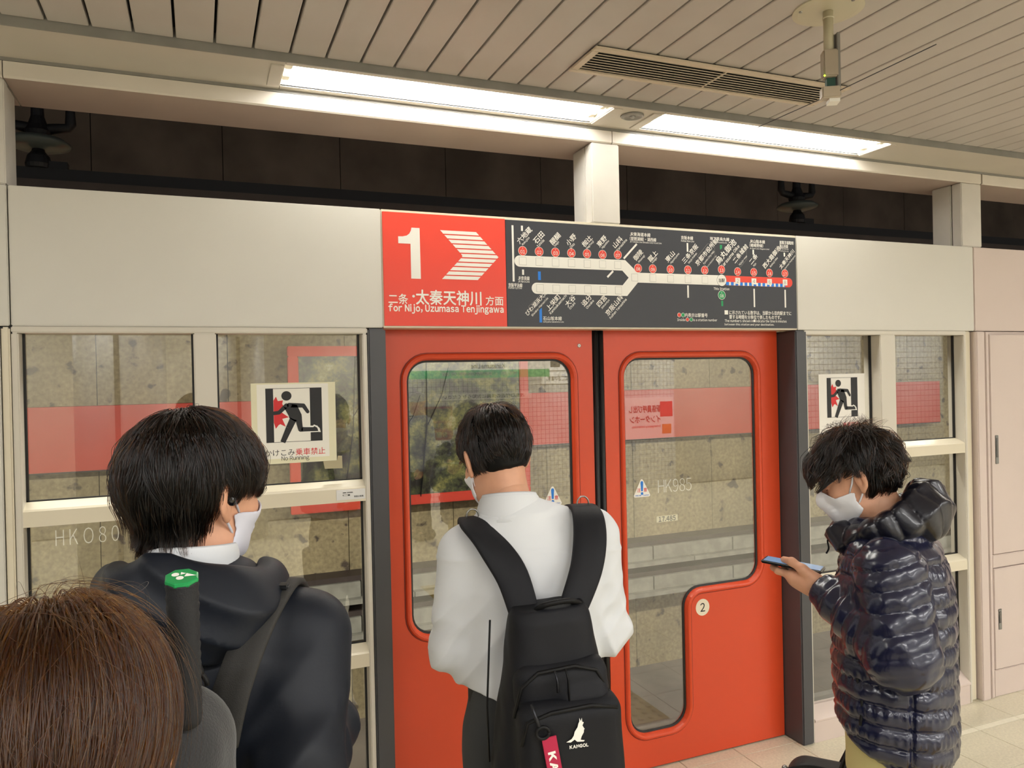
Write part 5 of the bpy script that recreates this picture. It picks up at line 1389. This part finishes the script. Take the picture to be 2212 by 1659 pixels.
def wom_cap(P):
    d = sd_ell(P, tuple(CR_C), (CR_R[0]+.018, CR_R[1]+.016, CR_R[2]+.015))
    z = P[..., 2]
    body = sd_rings(P, [(-.30, 0, -.070, .094, .044), (-.18, 0, -.060, .097, .052), (-.06, 0, -.042, .096, .072), (.02, 0, -.030, .088, .090), (.06, 0, -.022, .076, .086)])
    d = smin(d, body, .04) + .0022*np.sin(P[..., 0]*150 + wob(P, 20, 2)*2) + .002*wob(P, 24, 8)
    face = np.maximum(P[..., 1] - .035, z - .055)
    return smax(d, -np.maximum(-(P[..., 1] - .045).clip(-.05), z-.06)*0 + np.where(z < .055, P[..., 1]-.045, -1), .01)
def wom_mask(p): return (p[:, 2] > .0) | (p[:, 1] < -.01)
S = grow_hair(15000, wom_mask, (-.012, -.010, .135), lambda p, t, r: np.array((0, -.12, -.5)), .52, lambda r, t: .27+.12*np.minimum(t*2.5, 1), 24, clumps=260, clump=.72, steps=26, jitter=.16, wave=.0016, hang=-.03,
              lenfn=lambda r: 1+0*r[:, 0])
S[:, :, 0] = np.sign(S[:, :, 0])*np.minimum(np.abs(S[:, :, 0]), .112+.014*np.random.RandomState(3).rand(len(S), 1))
h = put('hair', sdf_mesh('hair', wom_cap, (-.14, -.16, -.31), (.14, .13, .16), .0045), hair_brown, wom); h.matrix_local = HW.mat()
hair_object('hair_strands', S, hair_brown_m, h, .00045, kind='stuff')
S2 = grow_hair(150, lambda p: p[:, 2] > .06, (-.03, -.02, .10), lambda p, t, r: np.array((.25, 0, -.1)), .17, lambda r, t: .30+.40*np.sin(np.minimum(t*1.6, 1.57))*(np.arange(len(r)) % 7)/6, 31, clumps=0, steps=14, jitter=.5)
hair_object('loose_hairs', S2, hair_brown_m, h, .00018, kind='stuff')

# ================================================================ man in the puffer jacket (right)
puff = mat('puffer_nylon', '151833', .26, spec=.6, bump=.12, bscale=70, coat=.15)
puff_dark = mat('puffer_hood', '11121f', .30, spec=.55, bump=.15, bscale=60, coat=.1)
RX, RY, RYAW = 1.578, -1.540, R(-40)
man = empty('person', (RX, RY, 0), -RYAW, label='man in a navy puffer jacket and white mask looking down at a phone', cat='person')
HR_ = Frame((.0, .078, 1.492), yaw=R(-3), pitch=R(-25), roll=0, k=.86)
sh = ((-.178, -.002, 1.295), (.178, -.002, 1.295)); el = ((-.228, -.025, 1.125), (.225, -.02, 1.12)); wr = ((-.085, .150, 1.215), (.16, .06, .93)); hd = ((-.065, .185, 1.232), (.145, .105, .87))
def man_body(P):
    d = sd_rings(P, [(.80, 0, 0, .125, .09), (.92, 0, 0, .12, .085), (1.15, 0, .0, .125, .09), (1.24, 0, -.01, .13, .085), (1.32, 0, -.01, .085, .055)])
    for i in (0, 1):
        s = -1 if i == 0 else 1
        d = smin(d, sd_chain(P, [sh[i], el[i], wr[i]], [.044, .036, .0265]), .03)
        d = smin(d, sd_chain(P, [(s*.085, 0, .84), (s*.09, .01, .46), (s*.09, -.02, .09), (s*.095, .10, .05)], [.072, .048, .036, .036]), .03)
    return smin(d, sd_cap(P, (0, -.015, 1.30), (0, .026, 1.42), .055, .052), .03)
# the hand that holds the phone: palm, four bent fingers, thumb from the side of the palm
KN = [(-.060, .232, 1.238), (-.059, .220, 1.224), (-.057, .204, 1.213), (-.056, .187, 1.205)]
def hand_fn(P):
    W0 = wr[0]
    d = sd_cap(P, (-.105, .118, 1.195), W0, .026, .0245)
    for k in KN: d = smin(d, sd_cap(P, W0, k, .020, .0115), .018)
    d = smin(d, sd_cap(P, (-.074, .180, 1.232), (-.066, .215, 1.232), .020, .014), .02)
    fingers = [
        [KN[0], (-.048, .262, 1.243), (-.028, .276, 1.246), (-.010, .272, 1.250)],
        [KN[1], (-.036, .243, 1.234), (-.008, .250, 1.240), (.006, .244, 1.255)],
        [KN[2], (-.032, .222, 1.226), (-.004, .228, 1.234), (.008, .224, 1.250)],
        [KN[3], (-.034, .200, 1.220), (-.012, .206, 1.228), (.000, .206, 1.242)]]
    for i, f in enumerate(fingers):
        r = (.0088, .0090, .0085, .0074)[i]
        d = smin(d, sd_chain(P, f, [r*1.12, r*1.05, r*.95, r*.82], .004), .005)
    th = [(-.082, .168, 1.238), (-.086, .197, 1.262), (-.072, .224, 1.275), (-.052, .246, 1.2745)]
    return smin(d, sd_chain(P, th, [.0165, .0118, .0102, .0082], .008), .010)
hm = sdf_mesh('hand', hand_fn, (-.15, .08, 1.15), (.03, .30, 1.30), .0022)
bd = head_and_body('body', man, HR_, man_body, (-.30, -.16, -.02), (.30, .30, 1.44), (0, .018, 1.40), hands=[(wr[1], (-.1, .25, -.95), (-1, 0, 0), (0, 1, .2), (1.1, 1.2, .7))])
me2 = merge_meshes('body', [bd.data.copy(), hm]); me2.materials.append(skin); bd.data = me2
def quilt(s, p): return np.abs(np.sin(np.float32(PI)*s/p))**.55
def puffer_fn(P):
    z = P[..., 2]; x = P[..., 0]; y = P[..., 1]
    t = sd_rings(P, [(.84, 0, -.012, .185, .118), (.90, 0, -.004, .208, .130), (1.05, 0, .0, .212, .132), (1.20, 0, -.002, .208, .130), (1.25, 0, -.004, .196, .122), (1.32, 0, .0, .165, .104), (1.365, 0, .010, .115, .085), (1.39, 0, .014, .08, .07)])
    a = np.arctan2(x, y)
    t = t - .0085*quilt(z + .010*np.sin(a*2+1) + .004*wob(P, 9, 2), .045) + .0012*np.sin(a*70 + 8*wob(P, 12, 3))*(1-quilt(z, .0615))*2
    t = t + .007*np.exp(-((np.abs(x)-.005 + .04*np.abs(y))/.006)**2)*0
    t = t + .006*np.exp(-((y + .045 + .02*(z-1.1))/.005)**2)*(x < -.1)*(z < 1.16)         # side seam
    d = t
    for i in (0, 1):
        ta, _ = seg_t(P, sh[i], el[i]); tb, _ = seg_t(P, el[i], wr[i])
        A = sd_cap(P, sh[i], el[i], .071, .070) - .0085*quilt(P[..., 2]*.96 + P[..., 1]*.25 + .004*wob(P, 10, 5+i), .042)
        B = sd_cap(P, el[i], wr[i], .074, .042) - .006*quilt(tb*.26 + .006*wob(P, 14, 7+i), .043) + .004*fold(P, el[i], wr[i], 5, 1.0, 33+i)*np.clip(tb*2-.2, 0, 1)
        s = smin(A, B, .022)
        s = s + .0028*(np.abs(np.sin(P[..., 0]*30 + P[..., 2]*34 - P[..., 1]*40 + 1.6*wob(P, 16, 12+i)))-.6) + .0012*wob(P, 110, 15+i)
        d = smin(d, s, .012)
    d = d + .0026*(np.abs(np.sin(np.arctan2(P[..., 0], P[..., 1])*9 + z*14 + 1.4*wob(P, 14, 19)))-.6) + .001*wob(P, 100, 23)
    hem = .835 + .085*np.clip((y+.03)/.16, 0, 1)**1.3
    d = smax(d, hem - z, .012)
    # cut the cuff square at the wrist
    w = V3(*wr[0]); n = w - V3(*el[0]); n = n/np.linalg.norm(n)
    cut = (P - w)@n - .004
    near = np.sqrt(((P-w)**2).sum(-1)) - .09
    return np.where(near < 0, smax(d, cut, .006), d)
put('puffer_jacket', sdf_mesh('puffer_jacket', puffer_fn, (-.33, -.18, .80), (.33, .24, 1.48), .005), puff, man)
def phood_fn(P):
    C = P - V3(0, .016, 1.378)
    # tilt: the roll stands higher at the nape, drops towards the chin
    a = np.arctan2(C[..., 0], -C[..., 1]); rr = np.sqrt((C[..., 0]/1.05)**2 + (C[..., 1]/1.0)**2)
    zc = .045*np.cos(a) + .0
    tube = np.sqrt((rr-.094)**2*1.0 + ((C[..., 2]-zc)/1.15)**2) - (.043 - .0085*np.abs(a))
    bulge = sd_ell(P, (0, -.072, 1.412), (.100, .054, .070))
    chin = sd_cap(P, (-.060, .112, 1.345), (.060, .112, 1.345), .022, .022)
    d = smin(smin(tube, bulge, .03), chin, .03)
    d = d - .008*quilt(a*.11 + C[..., 2]*.35 + .006*wob(P, 12, 4), .045) + .009*(np.abs(np.sin(P[..., 2]*36 + P[..., 1]*30 + 1.8*wob(P, 13, 3)))-.6) + .003*wob(P, 36, 9)
    return smax(d, -(rr - .062), .012)
put('hood', sdf_mesh('hood', phood_fn, (-.18, -.19, 1.27), (.18, .18, 1.53), .0042), puff_dark, man)
q = MB(); q.tube(spline([(-.035, .134, 1.345), (-.038, .142, 1.329), (-.036, .140, 1.309), (-.034, .146, 1.295)], 4), .0022, 6); q.build('hood_cord', pack_trim, man, smooth=True)
q = MB(); q.tube(spline([(-.196, .072, 1.06), (-.203, .060, 1.00), (-.204, .064, .945)], 5), .0035, 6); q.build('pocket_zip', pack_trim, man, smooth=True)
khaki = mat('trouser_khaki', 'cfc389', .85, bump=.1, bscale=250)
def kleg_fn(P):
    d = None
    for s in (-1, 1):
        c = sd_chain(P, [(s*.080, .0, .88), (s*.088, .03, .47), (s*.092, .0, .08)], [.095, .076, .066], .04) + fold(P, (s*.08, 0, .9), (s*.1, 0, .1), 6, .004, 80+s)
        d = c if d is None else smin(d, c, .02)
    return np.maximum(smin(d, sd_rings(P, [(.80, 0, 0, .15, .11), (.90, 0, 0, .152, .112), (.96, 0, .0, .140, .10)]), .03), .05-P[..., 2])
put('trousers', sdf_mesh('trousers', kleg_fn, (-.23, -.17, .03), (.23, .19, .98), .008), khaki, man)
shoes(man, (-.095, .095), shoe_black)
mk = face_mask(man, HR_, mask_white, cup=.005, strap=.0026)
q = MB()
for s in (-1, 1): q.tube([(s*(.031+.0115*math.sin(b)), .0885-.004*abs(math.sin(b)), -.0055-.0015*math.cos(b)) for b in [R(-80+160*i/8) for i in range(9)]], [.0006]+[.0011]*7+[.0006], 6)
o = q.build('eyelashes', hair_black, man); o.matrix_local = HR_.mat()
q = MB()
for s in (-1, 1): q.tube([(s*.014, .0965, .0175), (s*.028, .0945, .0215), (s*.046, .0800, .0180)], [.0016, .0022, .0010], 6)
o = q.build('eyebrows', hair_black, man, smooth=True); o.matrix_local = HR_.mat()
def man_mask(p):
    x, y, z = p[:, 0], p[:, 1], p[:, 2]
    return np.where(y > .05, z > .056, np.where(y > .028, z > .018, np.where(y > -.036, z > .034, z > -.058)))
def man_cap(P):
    d = sd_ell(P, tuple(CR_C), (CR_R[0]+.008, CR_R[1]+.009, CR_R[2]+.009)) - .003*wob(P, 50, 3)
    d = smin(d, sd_ell(P, (0, -.054, -.03), (.060, .048, .066)), .02)
    ear = -.050 - P[..., 2] + np.clip((P[..., 1]+.042)*2.6, -.05, .085)
    reg = np.where(P[..., 1] > .045, .058 - P[..., 2], ear)
    return smax(d, reg, .008)
S = grow_hair(7500, man_mask, (.0, -.045, .125), lambda p, t, r: np.array((0, .45, -.15-.45*t)), .085, lambda r, t: .22+.26*t*(np.sin(np.arange(len(r))*1.7)*.5+.5)+.25*t*(r[:, 1] > .03)-.14*(r[:, 2] < -.02), 44, clumps=110, clump=.88, jitter=.35, lvar=.14,
              lenfn=lambda r: np.where(r[:, 2] < -.01, .5, 1.0)*np.where((r[:, 1] > -.03) & (r[:, 1] < .05), np.clip((r[:, 2]+.0)/.085, .12, 1.15), 1))
hair_set(man, HR_, man_cap, S, lo=(-.12, -.15, -.13), hi=(.12, .13, .16), radius=.0007)
# tufts sticking up
S = grow_hair(260, lambda p: (p[:, 2] > .085), (.0, -.03, .02), lambda p, t, r: np.array((.1, -.5, .3)), .045, lambda r, t: .2+.35*t, 47, clumps=40, clump=.8, jitter=.5)
hair_object('hair_tufts', S, hair_strand, [c for c in man.children if c.name.startswith('hair')][0], .0004, kind='stuff')
# the phone (a thing of its own)
PA = Vector((.03, .985, .10)).normalized(); PB = Vector((1, -.03, -.06)); PN = PB.cross(PA).normalized(); PB = PA.cross(PN).normalized()
ph = empty('smartphone', (RX, RY, 0), -RYAW, label='black smartphone with lit bluish screen in the hand of the man in the puffer jacket', cat='phone')
PM = Matrix(((PB.x, PA.x, PN.x), (PB.y, PA.y, PN.y), (PB.z, PA.z, PN.z))).to_4x4(); PM.translation = (-.034, .226, 1.2590)
def phone_box(n, b, m, bevel=0, **k):
    o = box(n, b, m, ph, bevel=bevel, **k); o.matrix_local = PM
phone_box('phone_body', (-.036, .036, -.074, .074, -.004, .004), mat('phone_black', '0e0f12', .25, coat=.5), .0025)
phone_box('phone_edge', (-.0363, .0363, -.0743, .0743, .0015, .0028), steel, .0006)
scr = mat('phone_screen', '7fa0c8', .1, emit=.35)
phone_box('screen', (-.0325, .0325, -.069, .069, .0038, .0043), scr)
# black bag hanging at his front from the far hand
bg = empty('shoulder_bag', (RX, RY, 0), -RYAW, label='black zipped bag hanging in front of the khaki trousers of the puffer jacket man', cat='bag')
bag_m = mat('bag_black', '15161a', .5, bump=.15, bscale=120)
def bag_fn(P):
    d = sd_box(P, (.070, .155, .598), (.070, .115, .110), .055)
    d = d + .006*np.maximum(0, np.sin(P[..., 2]*60+1)) + .003*wob(P, 18, 5)
    return d
put('bag_body', sdf_mesh('bag_body', bag_fn, (-.03, .03, .47), (.17, .33, .74), .006), bag_m, bg)
q = MB(); q.tube(spline([(.025, .07, .685), (.03, .14, .712), (.03, .215, .712), (.025, .28, .685)], 6), .004, 8); q.build('bag_zip', pack_trim, bg, smooth=True)
q = MB(); q.lathe([(.004, 0), (.008, .004), (.008, .012), (.004, .016)], (.020, .265, .692), 12); q.build('zip_toggle', steel, bg, smooth=True)
for xx in (.045, .11):
    q = MB(); q.tube(spline([(xx, .075, .690), (.115+.2*(xx-.08), .090, .77), (.140, .082, .835), (.146, .098, .835), (.125, .105, .77), (xx, .135, .700)], 6), .0055, 8); q.build('handle', pack_trim, bg, smooth=True)

# ================================================================ elderly person in grey behind the photographer (seen in the door glass)
old = empty('person', (2.28, -5.35, 0), R(75), label='person in a grey jacket and pale cap, mirrored in the left door glass', cat='person')
HO = Frame((0, .03, 1.515), yaw=0, pitch=R(-6), k=.97)
sh = ((-.17, 0, 1.30), (.17, 0, 1.30)); el = ((-.215, -.01, 1.03), (.215, -.01, 1.03)); wr = ((-.19, .11, .82), (.19, .11, .82)); hd = ((-.185, .15, .75), (.185, .15, .75))
def old_body(P):
    d = sd_rings(P, [(.80, 0, 0, .13, .09), (.92, 0, 0, .125, .085), (1.1, 0, .0, .125, .09), (1.25, 0, -.01, .14, .085), (1.33, 0, -.015, .09, .055)])
    for i in (0, 1):
        s = -1 if i == 0 else 1
        d = smin(d, sd_chain(P, [sh[i], el[i], wr[i]], [.044, .036, .026]), .03)
        d = smin(d, sd_chain(P, [(s*.085, 0, .84), (s*.09, .01, .46), (s*.09, -.02, .09), (s*.095, .10, .05)], [.072, .048, .036, .036]), .03)
    return smin(d, sd_cap(P, (0, -.015, 1.28), (0, .0, 1.40), .054, .050), .03)
head_and_body('body', old, HO, old_body, (-.30, -.16, -.02), (.30, .26, 1.45), (0, -.005, 1.36), .005, .011, hands=[(wr[i], (0, .15, -1), ((1, -1)[i], 0, 0), (0, 1, .2)) for i in (0, 1)])
def oldj_fn(P):
    d = sd_rings(P, [(.74, 0, 0, .20, .15), (.9, 0, 0, .195, .145), (1.1, 0, .0, .180, .130), (1.25, 0, -.005, .178, .115), (1.33, 0, -.01, .125, .08), (1.38, 0, -.005, .075, .065)])
    for i in (0, 1): d = smin(d, sd_chain(P, [sh[i], el[i], wr[i]], [.062, .058, .045]), .03)
    return np.maximum(d + .004*wob(P, 14, 61), .76-P[..., 2])
put('jacket', sdf_mesh('jacket', oldj_fn, (-.30, -.2, .74), (.30, .2, 1.40), .011), mat('jacket_grey', '9a9ba6', .8), old)
put('trousers', sdf_mesh('trousers', kleg_fn, (-.23, -.17, .03), (.23, .19, .98), .011), mat('trouser_black', '1e1e20', .8), old)
shoes(old, (-.095, .095), shoe_black)
def cap_fn(P): return smax(smin(sd_ell(P, tuple(CR_C), (CR_R[0]+.012, CR_R[1]+.012, CR_R[2]+.012)), sd_ell(P, (0, .09, .035), (.06, .05, .010)), .015), .018-P[..., 2]-P[..., 1]*.05, .006)
o = put('cap', sdf_mesh('cap', cap_fn, (-.1, -.13, 0), (.1, .16, .14), .005), mat('cap_pale', 'b9b6b0', .8), old); o.matrix_local = HO.mat()
q = MB(); q.tube([(-.10, .07, 1.37), (-.12, -.05, 1.375), (-.04, -.14, 1.25), (.10, -.155, 1.0), (.20, -.10, .88)], .014, 8, flat=.4); q.build('bag_strap', pack_trim, old, smooth=True)
add = put('side_bag', sdf_mesh('side_bag', lambda P: sd_box(P, (.235, -.05, .80), (.055, .13, .10), .03), (.15, -.2, .68), (.31, .1, .92), .010), mat('bag_olive', '4b473c', .7), old)
